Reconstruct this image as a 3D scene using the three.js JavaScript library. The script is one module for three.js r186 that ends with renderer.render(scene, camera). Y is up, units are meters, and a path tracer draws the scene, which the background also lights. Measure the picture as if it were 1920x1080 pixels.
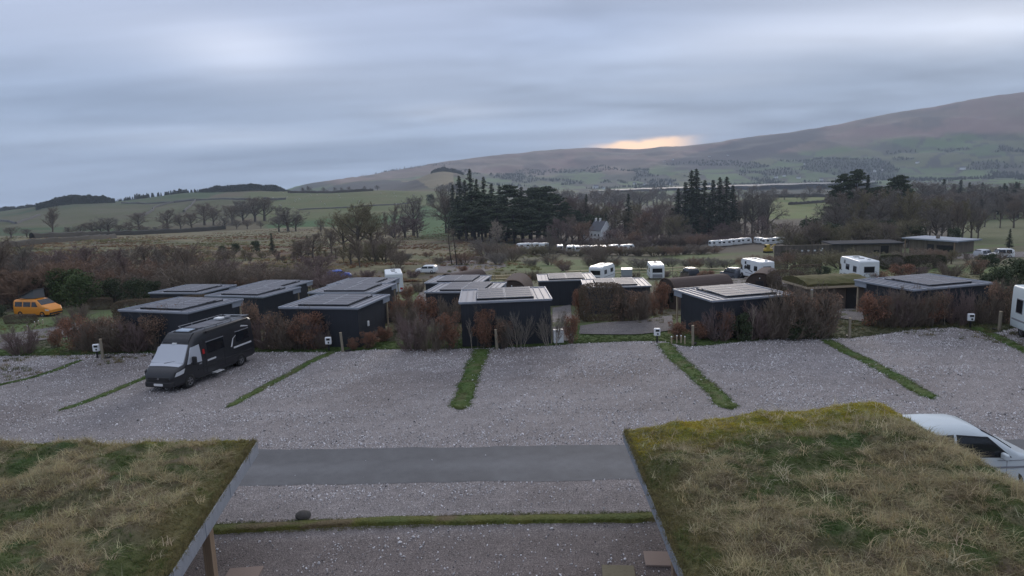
import * as THREE from 'three';
import { mergeGeometries, toCreasedNormals } from 'three/addons/utils/BufferGeometryUtils.js';
import { RoundedBoxGeometry } from 'three/addons/geometries/RoundedBoxGeometry.js';

// ------------------------------------------------------------------ camera, sky, sun, exposure
const scene = new THREE.Scene();
const EYE = 9.5, FOC = 1213, PITCH = 8.9, ROLL = -2;
const rad = (d) => d * Math.PI / 180;
const camera = new THREE.PerspectiveCamera(2 * Math.atan(540 / FOC) * 180 / Math.PI, 1920 / 1080, 0.5, 9000);
camera.position.set(0, EYE, 0);
camera.rotation.order = 'YXZ';
camera.rotation.set(-rad(PITCH), 0, rad(ROLL));
camera.updateMatrixWorld();
const renderer = new THREE.WebGLRenderer({ antialias: true });
renderer.toneMapping = THREE.LinearToneMapping;
renderer.toneMappingExposure = 2.05;
renderer.shadowMap.enabled = true;

// bearings: a pixel of the 1920 x 1080 survey photograph as a direction in the world
const ray = (px, py) => new THREE.Vector3((px - 960) / FOC, -(py - 540) / FOC, -1).applyQuaternion(camera.quaternion).normalize();
const azel = (px, py) => { const v = ray(px, py); return [Math.atan2(v.x, -v.z), Math.asin(v.y)]; };

// seeded random numbers and noise
let seed = 7;
const rnd = () => { seed = (seed * 1664525 + 1013904223) >>> 0; return seed / 4294967296; };
const rr = (a, b) => a + (b - a) * rnd();
const clamp = (x, a = 0, b = 1) => Math.min(b, Math.max(a, x));
const sst = (a, b, x) => { const t = clamp((x - a) / (b - a)); return t * t * (3 - 2 * t); };
const mix = (a, b, t) => a + (b - a) * t;
const mix3 = (a, b, t) => [mix(a[0], b[0], t), mix(a[1], b[1], t), mix(a[2], b[2], t)];
const hash = (x, y) => { let h = Math.imul(x | 0, 374761393) + Math.imul(y | 0, 668265263); h = Math.imul(h ^ (h >>> 13), 1274126177); return ((h ^ (h >>> 16)) >>> 0) / 4294967296; };
function vn(x, y, per = 0) {
  const i = Math.floor(x), j = Math.floor(y), u = x - i, v = y - j, a = u * u * (3 - 2 * u), b = v * v * (3 - 2 * v);
  const w = per ? (k) => ((k % per) + per) % per : (k) => k;
  const h00 = hash(w(i), w(j)), h10 = hash(w(i + 1), w(j)), h01 = hash(w(i), w(j + 1)), h11 = hash(w(i + 1), w(j + 1));
  return (h00 + (h10 - h00) * a) * (1 - b) + (h01 + (h11 - h01) * a) * b;
}
function fbm(x, y, o = 4, per = 0) { let s = 0, a = 0.5, n = 0; for (let k = 0; k < o; k++) { s += a * vn(x + 17.3 * k * (per ? 0 : 1), y + 9.1 * k * (per ? 0 : 1), per); n += a; a *= 0.5; x *= 2; y *= 2; per *= 2; } return s / n; }
// distance to the nearest and second nearest cell point: [F1, F2, id]
function cells(x, y) {
  const i = Math.floor(x), j = Math.floor(y); let f1 = 9, f2 = 9, id = 0;
  for (let a = -1; a < 2; a++) for (let b = -1; b < 2; b++) {
    const cx = i + a + hash(i + a, j + b), cy = j + b + hash(i + a + 91, j + b + 57), d = Math.hypot(cx - x, cy - y);
    if (d < f1) { f2 = f1; f1 = d; id = hash(i + a + 33, j + b + 71); } else if (d < f2) f2 = d;
  }
  return [f1, f2, id];
}

// overcast dawn sky: layered stratus, a warm break just above the fell
{
  const W = 2048, H = 1024, data = new Float32Array(W * H * 4);
  const blob = (px, py, sx, sy, amp) => { const [a, e] = azel(px, py); return { a, e, sx: sx / FOC, sy: sy / FOC, amp }; };
  const blobs = [blob(455, 95, 110, 42, 0.15), blob(420, 258, 190, 17, 0.1), blob(845, 210, 110, 16, 0.11), blob(1560, 60, 330, 40, 0.1), blob(1880, 60, 130, 40, 0.14),
    blob(1360, 155, 190, 17, 0.06), blob(700, 160, 260, 40, 0.03), blob(150, 190, 260, 60, -0.05), blob(1120, 60, 200, 60, -0.05), blob(1700, 120, 300, 30, -0.05), blob(660, 290, 300, 20, -0.03), blob(300, 60, 200, 40, 0.03)];
  const [ga, ge] = azel(1205, 270), roll = rad(2);
  for (let j = 0; j < H; j++) for (let i = 0; i < W; i++) {
    const el = ((j + 0.5) / H - 0.5) * Math.PI, th = ((i + 0.5) / W - 0.5) * 2 * Math.PI;   // th = atan2(z, x)
    const k = (j * W + i) * 4;
    let c = [0.3, 0.37, 0.5];
    if (el > -0.02) {
      const y = Math.sin(Math.max(el, 0)), x = Math.cos(el) * Math.cos(th), z = Math.cos(el) * Math.sin(th), s = 1 / (y + 0.09);
      const az = Math.atan2(x, -z);
      const qx = x * s, qz = z * s;
      const wx = fbm(qx * 0.5 + 3, qz * 0.5 + 8, 3) * 1.6;
      const n = fbm(qx * 0.55 + wx + 2, qz * 1.25 + 5, 6) - 0.5, n2 = fbm(qx * 0.22 + 40, qz * 0.5 + wx, 4) - 0.5;
      const t = sst(0.3, 1.2, el);
      c = mix3([0.245, 0.305, 0.405], [0.228, 0.264, 0.352], sst(0.03, 0.28, el));
      c = mix3(c, [0.48, 0.51, 0.6], t);
      let g = 1 + n * 0.62 + n2 * 0.2 + 0.36 * (fbm(qx * 1.3 + 2 * wx, qz * 4.5 + 9, 5) - 0.5);
      let add = 0;
      for (const b of blobs) {
        const da = (az - b.a) / b.sx, de = (el - b.e) / b.sy;
        if (Math.abs(da) < 3 && Math.abs(de) < 3) add += b.amp * Math.exp(-da * da - de * de) * (0.7 + 0.6 * (n + 0.5));
      }
      c = [c[0] * g + add * 0.84, c[1] * g + add * 0.8, c[2] * g + add * 0.78];
      const warm = sst(-0.2, 0.7, az) * (Math.abs(az) < 1.5 ? 1 : 0) * sst(0.02, 0.15, el);
      c[0] *= 1 + 0.07 * warm; c[1] *= 1 + 0.04 * warm; c[2] *= 1 - 0.01 * warm;
      // the break: a thin lens of orange light with cloud ragged across it
      const da = (az - ga) * FOC, de = (el - ge) * FOC;
      const lens = Math.exp(-Math.pow(da / 80, 4)) * sst(9, 4, de - 0.03 * da + 12 * (fbm(az * 40, el * 220, 3) - 0.5)) * sst(-40, -20, de);
      c = mix3(c, [1.3, 0.84, 0.48], 0.95 * clamp(lens));
      const halo = 0.05 * Math.exp(-Math.pow(da / 170, 2) - Math.pow(de / 40, 2));
      c[0] += halo * 1.2; c[1] += halo * 0.75; c[2] += halo * 0.3;
    }
    data[k] = c[0]; data[k + 1] = c[1]; data[k + 2] = c[2]; data[k + 3] = 1;
  }
  const sky = new THREE.DataTexture(data, W, H, THREE.RGBAFormat, THREE.FloatType);
  sky.mapping = THREE.EquirectangularReflectionMapping; sky.magFilter = sky.minFilter = THREE.LinearFilter; sky.needsUpdate = true;
  scene.background = sky; scene.environment = sky;
}
const sun = new THREE.DirectionalLight(new THREE.Color(1, 0.87, 0.74), 0.8);
{
  const [a] = azel(1205, 270), e = rad(15);
  sun.position.set(Math.sin(a) * Math.cos(e) * 300, Math.sin(e) * 300, -Math.cos(a) * Math.cos(e) * 300 - 60);
  sun.target.position.set(0, 0, -60); sun.castShadow = true; sun.shadow.radius = 40;
  Object.assign(sun.shadow.camera, { left: -150, right: 150, top: 150, bottom: -150, near: 1, far: 900 });
  sun.shadow.mapSize.set(2048, 2048);
  scene.add(sun, sun.target);
}
scene.fog = new THREE.FogExp2(new THREE.Color(0.72, 0.84, 1.0), 0.00018);

// ------------------------------------------------------------------ helpers
const used = new Map();
function numbered(name) { const n = used.get(name) || 0; used.set(name, n + 1); return n ? `${name}_${String(n).padStart(3, '0')}` : name; }
function tag(o, label, category, group) { o.userData = { label, category }; if (group) o.userData.group = group; return o; }
function thing(name, label, category, [x, y, z] = [0, 0, 0], turn = 0, group) {
  const o = new THREE.Group(); o.name = numbered(name); o.position.set(x, y, z); o.rotation.y = turn; scene.add(o);
  return tag(o, label, category, group);
}
function mesh(name, geo, mat, parent) {
  const g = Array.isArray(geo) ? join(geo) : geo;
  const m = new THREE.Mesh(g, mat); m.name = parent ? name : numbered(name); m.castShadow = m.receiveShadow = true; (parent || scene).add(m); return m;
}
function dup(src, label, [x, y, z], turn = 0, scale = 1, group) {
  const r = src.clone(); r.name = numbered(src.name.replace(/_\d+$/, '')); r.userData = { label, category: src.userData.category }; if (group || src.userData.group) r.userData.group = group || src.userData.group;
  r.position.set(x, y, z); r.rotation.y = turn; if (Array.isArray(scale)) r.scale.set(...scale); else r.scale.setScalar(scale); scene.add(r); return r;
}
const structure = (m) => { m.userData.kind = 'structure'; return m; };
const stuff = (m) => { m.userData.kind = 'stuff'; return m; };
function join(list) {
  const anyColor = list.some((g) => g.attributes.color);
  const l = list.map((g) => { const h = g.index ? g.toNonIndexed() : g; for (const k of Object.keys(h.attributes)) if (!['position', 'normal', 'uv'].includes(k) && !(anyColor && k === 'color')) h.deleteAttribute(k); if (!h.attributes.uv) h.setAttribute('uv', new THREE.BufferAttribute(new Float32Array(h.attributes.position.count * 2), 2)); return h; });
  return l.length > 1 ? mergeGeometries(l) : l[0];
}
const bx = (w, h, d, x = 0, y = 0, z = 0, ry = 0) => { const g = new THREE.BoxGeometry(w, h, d); if (ry) g.rotateY(ry); return g.translate(x, y, z); };
const rbx = (w, h, d, r, x = 0, y = 0, z = 0) => new RoundedBoxGeometry(w, h, d, 2, r).translate(x, y, z);
const cyl = (r0, r1, h, x = 0, y = 0, z = 0, n = 12) => new THREE.CylinderGeometry(r1, r0, h, n).translate(x, y, z);
function tube(a, b, r0, r1, n = 6) {
  const A = new THREE.Vector3(...a), B = new THREE.Vector3(...b), d = B.clone().sub(A), g = new THREE.CylinderGeometry(r1, r0, d.length(), n, 1);
  g.translate(0, d.length() / 2, 0).applyQuaternion(new THREE.Quaternion().setFromUnitVectors(new THREE.Vector3(0, 1, 0), d.normalize())); return g.translate(...a);
}
const col = (c) => new THREE.Color().setRGB(...c);
const std = (c, rough = 0.85, o = {}) => new THREE.MeshStandardMaterial({ color: col(c), roughness: rough, ...o });
function tex(size, fn, o = {}) {
  const W = size, H = o.h || size, d = new Uint8Array(W * H * 4);
  for (let j = 0; j < H; j++) for (let i = 0; i < W; i++) { const c = fn((i + 0.5) / W, (j + 0.5) / H), k = (j * W + i) * 4; d[k] = clamp(c[0]) * 255; d[k + 1] = clamp(c[1]) * 255; d[k + 2] = clamp(c[2]) * 255; d[k + 3] = 255; }
  const t = new THREE.DataTexture(d, W, H); t.wrapS = t.wrapT = THREE.RepeatWrapping; t.magFilter = THREE.LinearFilter; t.minFilter = THREE.LinearMipmapLinearFilter; t.generateMipmaps = true;
  if (o.repeat) t.repeat.set(...(Array.isArray(o.repeat) ? o.repeat : [o.repeat, o.repeat])); t.needsUpdate = true; return t;
}
const ORD = ['first', 'second', 'third', 'fourth', 'fifth', 'sixth', 'seventh', 'eighth', 'ninth', 'tenth', 'eleventh', 'twelfth', 'thirteenth', 'fourteenth', 'fifteenth', 'sixteenth', 'seventeenth', 'eighteenth', 'nineteenth', 'twentieth', 'twenty-first', 'twenty-second', 'twenty-third', 'twenty-fourth', 'twenty-fifth', 'twenty-sixth', 'twenty-seventh', 'twenty-eighth', 'twenty-ninth', 'thirtieth', 'thirty-first', 'thirty-second', 'thirty-third', 'thirty-fourth', 'thirty-fifth', 'thirty-sixth', 'thirty-seventh', 'thirty-eighth', 'thirty-ninth', 'fortieth'];

// ------------------------------------------------------------------ the lie of the land
function pchip(X, Y) {
  const n = X.length, d = [], m = [];
  for (let i = 0; i < n - 1; i++) d.push((Y[i + 1] - Y[i]) / (X[i + 1] - X[i]));
  for (let i = 0; i < n; i++) m.push(i === 0 ? d[0] : i === n - 1 ? d[n - 2] : d[i - 1] * d[i] <= 0 ? 0 : 2 / (1 / d[i - 1] + 1 / d[i]));
  return (x) => {
    if (x <= X[0]) return Y[0]; if (x >= X[n - 1]) return Y[n - 1];
    let i = 0; while (x > X[i + 1]) i++;
    const h = X[i + 1] - X[i], t = (x - X[i]) / h, t2 = t * t, t3 = t2 * t;
    return (2 * t3 - 3 * t2 + 1) * Y[i] + (t3 - 2 * t2 + t) * h * m[i] + (-2 * t3 + 3 * t2) * Y[i + 1] + (t3 - t2) * h * m[i + 1];
  };
}
const siteY = pchip([0, 43.5, 46.5, 50, 55, 62, 80, 95, 140, 200], [0, 0, -0.35, -0.95, -1.55, -2.1, -3.4, -4.7, -8.2, -12]);
// bearings surveyed along eleven sight lines: [distance in metres, picture row]
const survey = [
  [-150, [[130, 525], [200, 490], [300, 462], [450, 446], [700, 428], [1000, 414], [1500, 400], [2500, 404], [5000, 404]]],
  [0, [[130, 520], [200, 486], [300, 460], [450, 443], [700, 424], [1000, 408], [1500, 396], [2500, 398], [5000, 400]]],
  [140, [[130, 518], [200, 482], [300, 455], [450, 441], [600, 426], [900, 398], [1200, 377], [1450, 378], [2500, 398], [5000, 400]]],
  [240, [[130, 516], [200, 479], [300, 452], [450, 440], [600, 424], [900, 393], [1200, 376], [1450, 379], [2500, 392], [5000, 394]]],
  [370, [[130, 514], [200, 476], [300, 450], [450, 436], [600, 416], [900, 382], [1200, 362], [1450, 366], [2500, 384], [5000, 388]]],
  [480, [[130, 512], [200, 473], [300, 447], [450, 430], [600, 408], [900, 372], [1200, 356], [1400, 353], [1700, 362], [2600, 374], [5000, 375]]],
  [600, [[130, 510], [200, 474], [300, 449], [420, 430], [600, 403], [850, 370], [1050, 359], [1250, 366], [2000, 362], [2800, 344], [3400, 352], [5000, 366]]],
  [740, [[130, 508], [200, 475], [300, 451], [420, 430], [600, 400], [850, 367], [1000, 357], [1200, 362], [1800, 350], [2800, 331], [3600, 323], [5000, 350]]],
  [835, [[130, 508], [200, 476], [300, 447], [420, 424], [600, 398], [850, 372], [1100, 359], [1500, 334], [1800, 320], [2200, 340], [3000, 325], [3900, 306], [5200, 340]]],
  [960, [[130, 508], [200, 480], [300, 452], [420, 430], [600, 412], [900, 392], [1300, 371], [1800, 357], [2300, 348], [3000, 320], [3500, 300], [4000, 290], [5200, 330]]],
  [1100, [[130, 508], [200, 484], [300, 458], [420, 436], [600, 414], [900, 393], [1300, 371], [1800, 357.5], [2200, 352], [3000, 318], [3600, 290], [4000, 277], [5200, 320]]],
  [1200, [[130, 508], [200, 484], [300, 458], [420, 436], [600, 412], [900, 390], [1300, 370], [1800, 357], [2200, 350], [3000, 314], [3600, 288], [4000, 279.5], [5200, 310]]],
  [1320, [[130, 508], [200, 482], [300, 454], [420, 430], [600, 404], [900, 384], [1300, 368], [1800, 355], [2200, 348], [3000, 306], [3600, 278], [4000, 269], [5200, 300]]],
  [1440, [[130, 508], [200, 478], [300, 450], [420, 424], [600, 397], [820, 371], [1200, 372], [1800, 354], [2250, 345], [3000, 300], [3600, 264], [4000, 253], [5200, 290]]],
  [1560, [[130, 506], [200, 476], [300, 447], [420, 422], [600, 396], [820, 371], [1200, 369], [1800, 352], [2250, 343], [3000, 296], [3600, 252], [4000, 236], [5200, 270]]],
  [1640, [[130, 504], [200, 474], [300, 446], [420, 424], [600, 402], [900, 380], [1300, 366], [1800, 350], [2300, 340], [3000, 290], [3600, 236], [4000, 217], [5200, 260]]],
  [1760, [[130, 502], [200, 470], [300, 443], [420, 424], [600, 402], [900, 377], [1300, 361], [1800, 347], [2300, 336], [3000, 280], [3600, 217], [4000, 197], [5200, 240]]],
  [1920, [[130, 498], [200, 462], [300, 436], [420, 416], [600, 396], [900, 372], [1300, 356], [1800, 343], [2300, 330], [3000, 268], [3600, 197], [4000, 171], [5200, 220]]],
  [2100, [[130, 494], [200, 456], [300, 430], [420, 410], [600, 392], [900, 368], [1300, 352], [1800, 338], [2300, 322], [3000, 258], [3600, 182], [4000, 150], [5200, 200]]],
];
const NL = 600, L0 = Math.log(100), L1 = Math.log(5400);
const columns = survey.map(([px, list]) => {
  const X = [], Y = [];
  for (const [d, py] of list) { const v = ray(px, py), h = Math.hypot(v.x, v.z); X.push(Math.log(d)); Y.push(EYE + d * v.y / h); }
  const f = pchip(X, Y), t = new Float32Array(NL);
  for (let i = 0; i < NL; i++) t[i] = f(L0 + (L1 - L0) * i / (NL - 1));
  return { a: azel(px, 400)[0], t };
});
for (const [a, k] of [[-3.2, 0], [-1.6, 0], [1.6, columns.length - 1], [3.2, 0]]) columns.push({ a, t: columns[k].t.map((y, i) => mix(y, 6 + 40 * i / NL, Math.abs(a) > 3 ? 1 : 0.4)) });
columns.sort((p, q) => p.a - q.a);
function farY(d, az) {
  const li = clamp((Math.log(d) - L0) / (L1 - L0)) * (NL - 1.001), i = Math.floor(li), u = li - i;
  let k = 0; while (k < columns.length - 2 && az > columns[k + 1].a) k++;
  const val = (c) => { const t = columns[clamp(c, 0, columns.length - 1)].t; return t[i] * (1 - u) + t[i + 1] * u; };
  const a0 = columns[k].a, a1 = columns[k + 1].a, t = clamp((az - a0) / (a1 - a0));
  const p0 = val(k - 1), p1 = val(k), p2 = val(k + 1), p3 = val(k + 2), ap = columns[Math.max(k - 1, 0)].a, an = columns[Math.min(k + 2, columns.length - 1)].a, h = a1 - a0;
  const lim = (m, d0) => m * d0 <= 0 ? 0 : Math.sign(m) * Math.min(Math.abs(m), 2.5 * Math.abs(d0));
  const m1 = k > 0 ? lim((p2 - p0) / (a1 - ap), (p2 - p1) / h) : 0, m2 = k < columns.length - 2 ? lim((p3 - p1) / (an - a0), (p2 - p1) / h) : 0, t2 = t * t, t3 = t2 * t;
  return (2 * t3 - 3 * t2 + 1) * p1 + (t3 - 2 * t2 + t) * h * m1 + (-2 * t3 + 3 * t2) * p2 + (t3 - t2) * h * m2;
}
function landY(x, z) {
  const d = Math.hypot(x, z), az = Math.atan2(x, -z);
  const s = z < 0 ? siteY(-z) : 0;
  const w = sst(85, 150, d);
  let y = w > 0 ? mix(s, farY(Math.max(d, 110), az), w) : s;
  if (d > 60) y += (fbm(x / 14, z / 14, 2) - 0.5) * 0.5 * sst(60, 160, d);
  if (d > 260) y += (fbm(x / 90, z / 90, 3) - 0.5) * Math.min(d * 0.006, 7) * sst(260, 600, d);
  if (d > 2300) { const g = Math.abs(fbm(x / 260 + 5, z / 420, 3) - 0.5); y += (0.12 - g) * 70 * sst(2300, 3000, d) * sst(4100, 3700, d); }
  return y;
}
// where the sight line of a pixel meets the ground
function onLand(px, py, lift = 0) {
  const v = ray(px, py), h = Math.hypot(v.x, v.z); let d0 = 6, d1 = 6;
  for (let d = 6; d < 5000; d *= 1.01) { d1 = d; if (EYE + d * v.y / h < landY(d * v.x / h, d * v.z / h) + lift) break; d0 = d; }
  for (let k = 0; k < 20; k++) { const d = (d0 + d1) / 2; if (EYE + d * v.y / h < landY(d * v.x / h, d * v.z / h) + lift) d1 = d; else d0 = d; }
  return [d1 * v.x / h, landY(d1 * v.x / h, d1 * v.z / h), d1 * v.z / h];
}
// a point at a distance along a bearing: ground position and the height at which a picture row is met
function bearing(px, py, d) { const v = ray(px, py), h = Math.hypot(v.x, v.z), x = d * v.x / h, z = d * v.z / h; return { x, z, y: landY(x, z), top: EYE + d * v.y / h }; }

// ------------------------------------------------------------------ ground: one sheet from the camera's feet to beyond the fells
const grain = tex(512, (u, v) => { const n = fbm(u * 16, v * 16, 5, 16), m = fbm(u * 64 + 3, v * 64, 2, 64), k = 0.62 + 0.5 * n + 0.26 * m; return [k, k, k * 0.97]; }, { repeat: 1 });
const grassGrain = tex(512, (u, v) => { const n = fbm(u * 24, v * 24, 4, 24), m = vn(u * 128, v * 128, 128); const k = 0.55 + 0.5 * n + 0.35 * m; return [k, k, k * 0.9]; });
const grainBump = tex(512, (u, v) => { const n = fbm(u * 20, v * 20, 5, 20); return [n, n, n]; });
function landColor(x, z, y) {
  const d = Math.hypot(x, z), az = Math.atan2(x, -z), px = Math.abs(az) < 1.4 ? clamp(960 + 1213 * Math.tan(az), -900, 2800) : 960;
  const n = fbm(x / 7, z / 7, 3), m = fbm(x / 30 + 9, z / 30, 3), f = fbm(x / 2.2, z / 2.2, 2);
  // camp grass with worn brown earth
  let c = mix3([0.05, 0.105, 0.02], [0.09, 0.11, 0.03], n);
  c = mix3(c, [0.085, 0.068, 0.048], sst(0.56, 0.72, m) * 0.7);
  if (z < -40.5) c = mix3(c, [0.085, 0.066, 0.048], sst(0.44, 0.6, fbm(x / 4 + 50, z / 4, 3)) * 0.75);
  if (d < 75) return c;
  const scrub = mix3([0.082, 0.068, 0.046], [0.1, 0.095, 0.042], sst(0.35, 0.65, n));
  c = mix3(c, scrub, sst(75, 110, d));
  const green = mix3([0.055, 0.105, 0.02], [0.1, 0.115, 0.035], n);
  if (px > 880) c = mix3(c, mix3(green, [0.085, 0.07, 0.04], sst(0.45, 0.65, m) * 0.7), sst(100, 112, d) * sst(235, 210, d));
  // rough moor: bleached tussock, rust and rush green
  let moor = mix3([0.155, 0.13, 0.068], [0.105, 0.066, 0.04], sst(0.42, 0.6, fbm(x / 18, z / 11, 3)));
  moor = mix3(moor, [0.075, 0.09, 0.03], sst(0.5, 0.62, fbm(x / 26 + 30, z / 12 + 4, 3)) * 0.75);
  moor = mix3(moor, [0.23, 0.2, 0.115], sst(0.58, 0.75, n * 0.6 + f * 0.4) * 0.7);
  c = mix3(c, moor, sst(115, 150, d) * sst(960, 880, px));
  const floor = mix3([0.062, 0.05, 0.04], [0.085, 0.07, 0.045], n);
  c = mix3(c, floor, sst(205, 235, d) * sst(980, 1040, px));
  // the left: bank of pale grass, then enclosed hill fields
  if (px < 900) {
    const pale = mix3([0.2, 0.175, 0.1], [0.12, 0.115, 0.055], n);
    c = mix3(c, pale, sst(300, 330, d) * sst(460, 445, d) * sst(620, 500, px) * 0.8);
    const w = [x / 210 + 0.5 * fbm(x / 300, z / 300, 2), z / 260 + 0.5 * fbm(x / 300 + 7, z / 300, 2)], q = cells(...w);
    let hill = q[2] < 0.3 ? [0.04, 0.07, 0.016] : q[2] < 0.6 ? [0.068, 0.076, 0.022] : q[2] < 0.8 ? [0.09, 0.076, 0.034] : [0.03, 0.068, 0.014];
    hill = mix3(hill, [0.1, 0.082, 0.05], sst(0.5, 0.7, m) * 0.5);
    c = mix3(c, hill, sst(448, 456, d));
    // sheep pasture
    const past = mix3(mix3([0.068, 0.094, 0.016], [0.092, 0.1, 0.027], sst(0.4, 0.7, m)), [0.026, 0.09, 0.013], sst(560, 530, d - (px - 640) * 0.25));
    c = mix3(c, past, sst(440, 460, d) * sst(470, 500, px + (d - 800) * 0.06) * sst(1120, 1080, d));
    if (px > 780) c = mix3(c, [0.026, 0.09, 0.013], sst(300, 330, d) * sst(780, 800, px) * sst(700, 660, d) * sst(860, 845, px));
  } else {
    const pas = mix3([0.1, 0.14, 0.025], [0.14, 0.15, 0.045], sst(0.35, 0.7, m));
    c = mix3(c, pas, sst(480, 520, d) * sst(850, 830, d) * sst(1380, 1420, px) * sst(1630, 1590, px));
    c = mix3(c, mix3([0.07, 0.1, 0.034], [0.13, 0.12, 0.055], m), sst(210, 230, d) * sst(1780, 1810, px) * sst(700, 650, d));
    const valley = cells(x / 120, z / 160);
    c = mix3(c, valley[2] < 0.5 ? [0.075, 0.1, 0.04] : [0.085, 0.08, 0.055], sst(850, 900, d));
  }
  if (px < 860 && d > 1500) c = mix3(c, [0.1, 0.085, 0.06], 0.8);
  if (d > 1150) {
    // fellside: walled intake below, bracken and bent grass above, heather and plantation
    const wx = x + 60 * (fbm(x / 160, z / 160, 3) - 0.5), wz = z + 120 * (fbm(x / 200 + 9, z / 200, 3) - 0.5), q = cells(wx / 150, wz / 210);
    let low = q[2] < 0.35 ? [0.075, 0.135, 0.028] : q[2] < 0.6 ? [0.06, 0.11, 0.026] : q[2] < 0.8 ? [0.1, 0.115, 0.042] : [0.05, 0.056, 0.036];
    if (q[1] - q[0] < 0.08) low = [0.03, 0.032, 0.024];
    low = mix3(low, [0.026, 0.03, 0.022], sst(0.5, 0.6, fbm(x / 110 + 4, z / 190, 3)) * 0.85);
    let up = mix3([0.215, 0.125, 0.105], [0.17, 0.125, 0.09], sst(0.35, 0.65, fbm(x / 240, z / 300, 4)));
    up = mix3(up, [0.27, 0.19, 0.15], sst(0.52, 0.7, fbm(x / 45 + y / 30, z / 400, 3)) * 0.5);
    up = mix3(up, [0.07, 0.056, 0.05], sst(0.52, 0.66, fbm(x / 130 + 20, z / 160, 4)) * 0.7);
    const e = (y - EYE) / d * 1213, edge = 28 + 22 * sst(1350, 1600, px) + 10 * (fbm(x / 150, 3, 3) - 0.5) * 2 - 6 * sst(1350, 1100, px);
    let fell = mix3(low, up, sst(edge - 5, edge + 5, e + 8 * (fbm(x / 70, z / 90, 3) - 0.5)));
    // dark plantation lying across the slope
    const pl = (e - (48 + (px - 1400) * 0.17)) / (px < 1400 ? mix(10, 24, clamp((px - 1240) / 160)) : mix(24, 7, clamp((px - 1400) / 150)));
    fell = mix3(fell, [0.04, 0.034, 0.036], 0.9 * sst(1, 0.8, Math.abs(pl) + 0.4 * (fbm(x / 60, z / 80, 3) - 0.5)) * sst(1215, 1290, px) * sst(1560, 1520, px));
    fell = mix3(fell, [0.14, 0.115, 0.1], sst(95, 150, e) * 0.75);
    c = mix3(c, fell, sst(1150, 1500, d));
    // the small grassy hill with a dark bracken flank
    if (px > 660 && px < 860 && d < 2300) c = mix3(c, px + (d - 1700) * 0.05 < 790 ? [0.04, 0.036, 0.03] : [0.17, 0.14, 0.075], 0.95 * sst(1150, 1300, d));
  }
  return c;
}
const landMat = new THREE.MeshStandardMaterial({ vertexColors: true, map: grain, bumpMap: grainBump, bumpScale: 0.06, roughness: 0.95 });
{
  const A = [], R = [];
  for (let i = 0; i <= 760; i++) A.push(-0.76 + 1.52 * i / 760);
  for (let i = 1; i < 40; i++) A.push(0.76 + (2 * Math.PI - 1.52) * i / 40);
  R.push(2); for (let i = 0; i < 14; i++) R.push(5 + i * 2.3);
  for (let d = 37.5; d < 5300; d *= 1.0138) R.push(d);
  const na = A.length, nr = R.length, P = new Float32Array(na * nr * 3 + 3), C = new Float32Array(na * nr * 3 + 3), U = new Float32Array(na * nr * 2 + 2), I = [];
  for (let j = 0; j < nr; j++) for (let i = 0; i < na; i++) {
    const x = R[j] * Math.sin(A[i]), z = -R[j] * Math.cos(A[i]), y = landY(x, z), k = j * na + i, c = landColor(x, z, y);
    P.set([x, y, z], k * 3); C.set(c, k * 3); U.set([x / 5, z / 5], k * 2);
    if (j < nr - 1) { const i2 = (i + 1) % na, a = k, b = j * na + i2, e = a + na, f = b + na; I.push(a, b, e, b, f, e); }
  }
  const last = na * nr; C.set([0.1, 0.1, 0.1], last * 3);
  for (let i = 0; i < na; i++) I.push(last, (i + 1) % na, i);
  const g = new THREE.BufferGeometry(); g.setAttribute('position', new THREE.BufferAttribute(P, 3)); g.setAttribute('color', new THREE.BufferAttribute(C, 3)); g.setAttribute('uv', new THREE.BufferAttribute(U, 2)); g.setIndex(I); g.computeVertexNormals();
  structure(mesh('ground', g, landMat));
}
// lake in the valley
{
  const lv = bearing(1230, 356, 1850).y + 1.5, g = [], na = 90, nd = 16, P = [], I = [];
  for (let j = 0; j <= nd; j++) for (let i = 0; i <= na; i++) { const a = mix(azel(1015, 355)[0], azel(1640, 350)[0], i / na), d = mix(1720, 2120, j / nd) + 60 * Math.sin(i * 0.7); P.push(d * Math.sin(a), lv, -d * Math.cos(a)); if (i < na && j < nd) { const k = j * (na + 1) + i; I.push(k, k + 1, k + na + 1, k + 1, k + na + 2, k + na + 1); } }
  const b = new THREE.BufferGeometry(); b.setAttribute('position', new THREE.Float32BufferAttribute(P, 3)); b.setIndex(I); b.computeVertexNormals();
  structure(mesh('lake_water', b, std([0.07, 0.09, 0.11], 0.65)));
}
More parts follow.
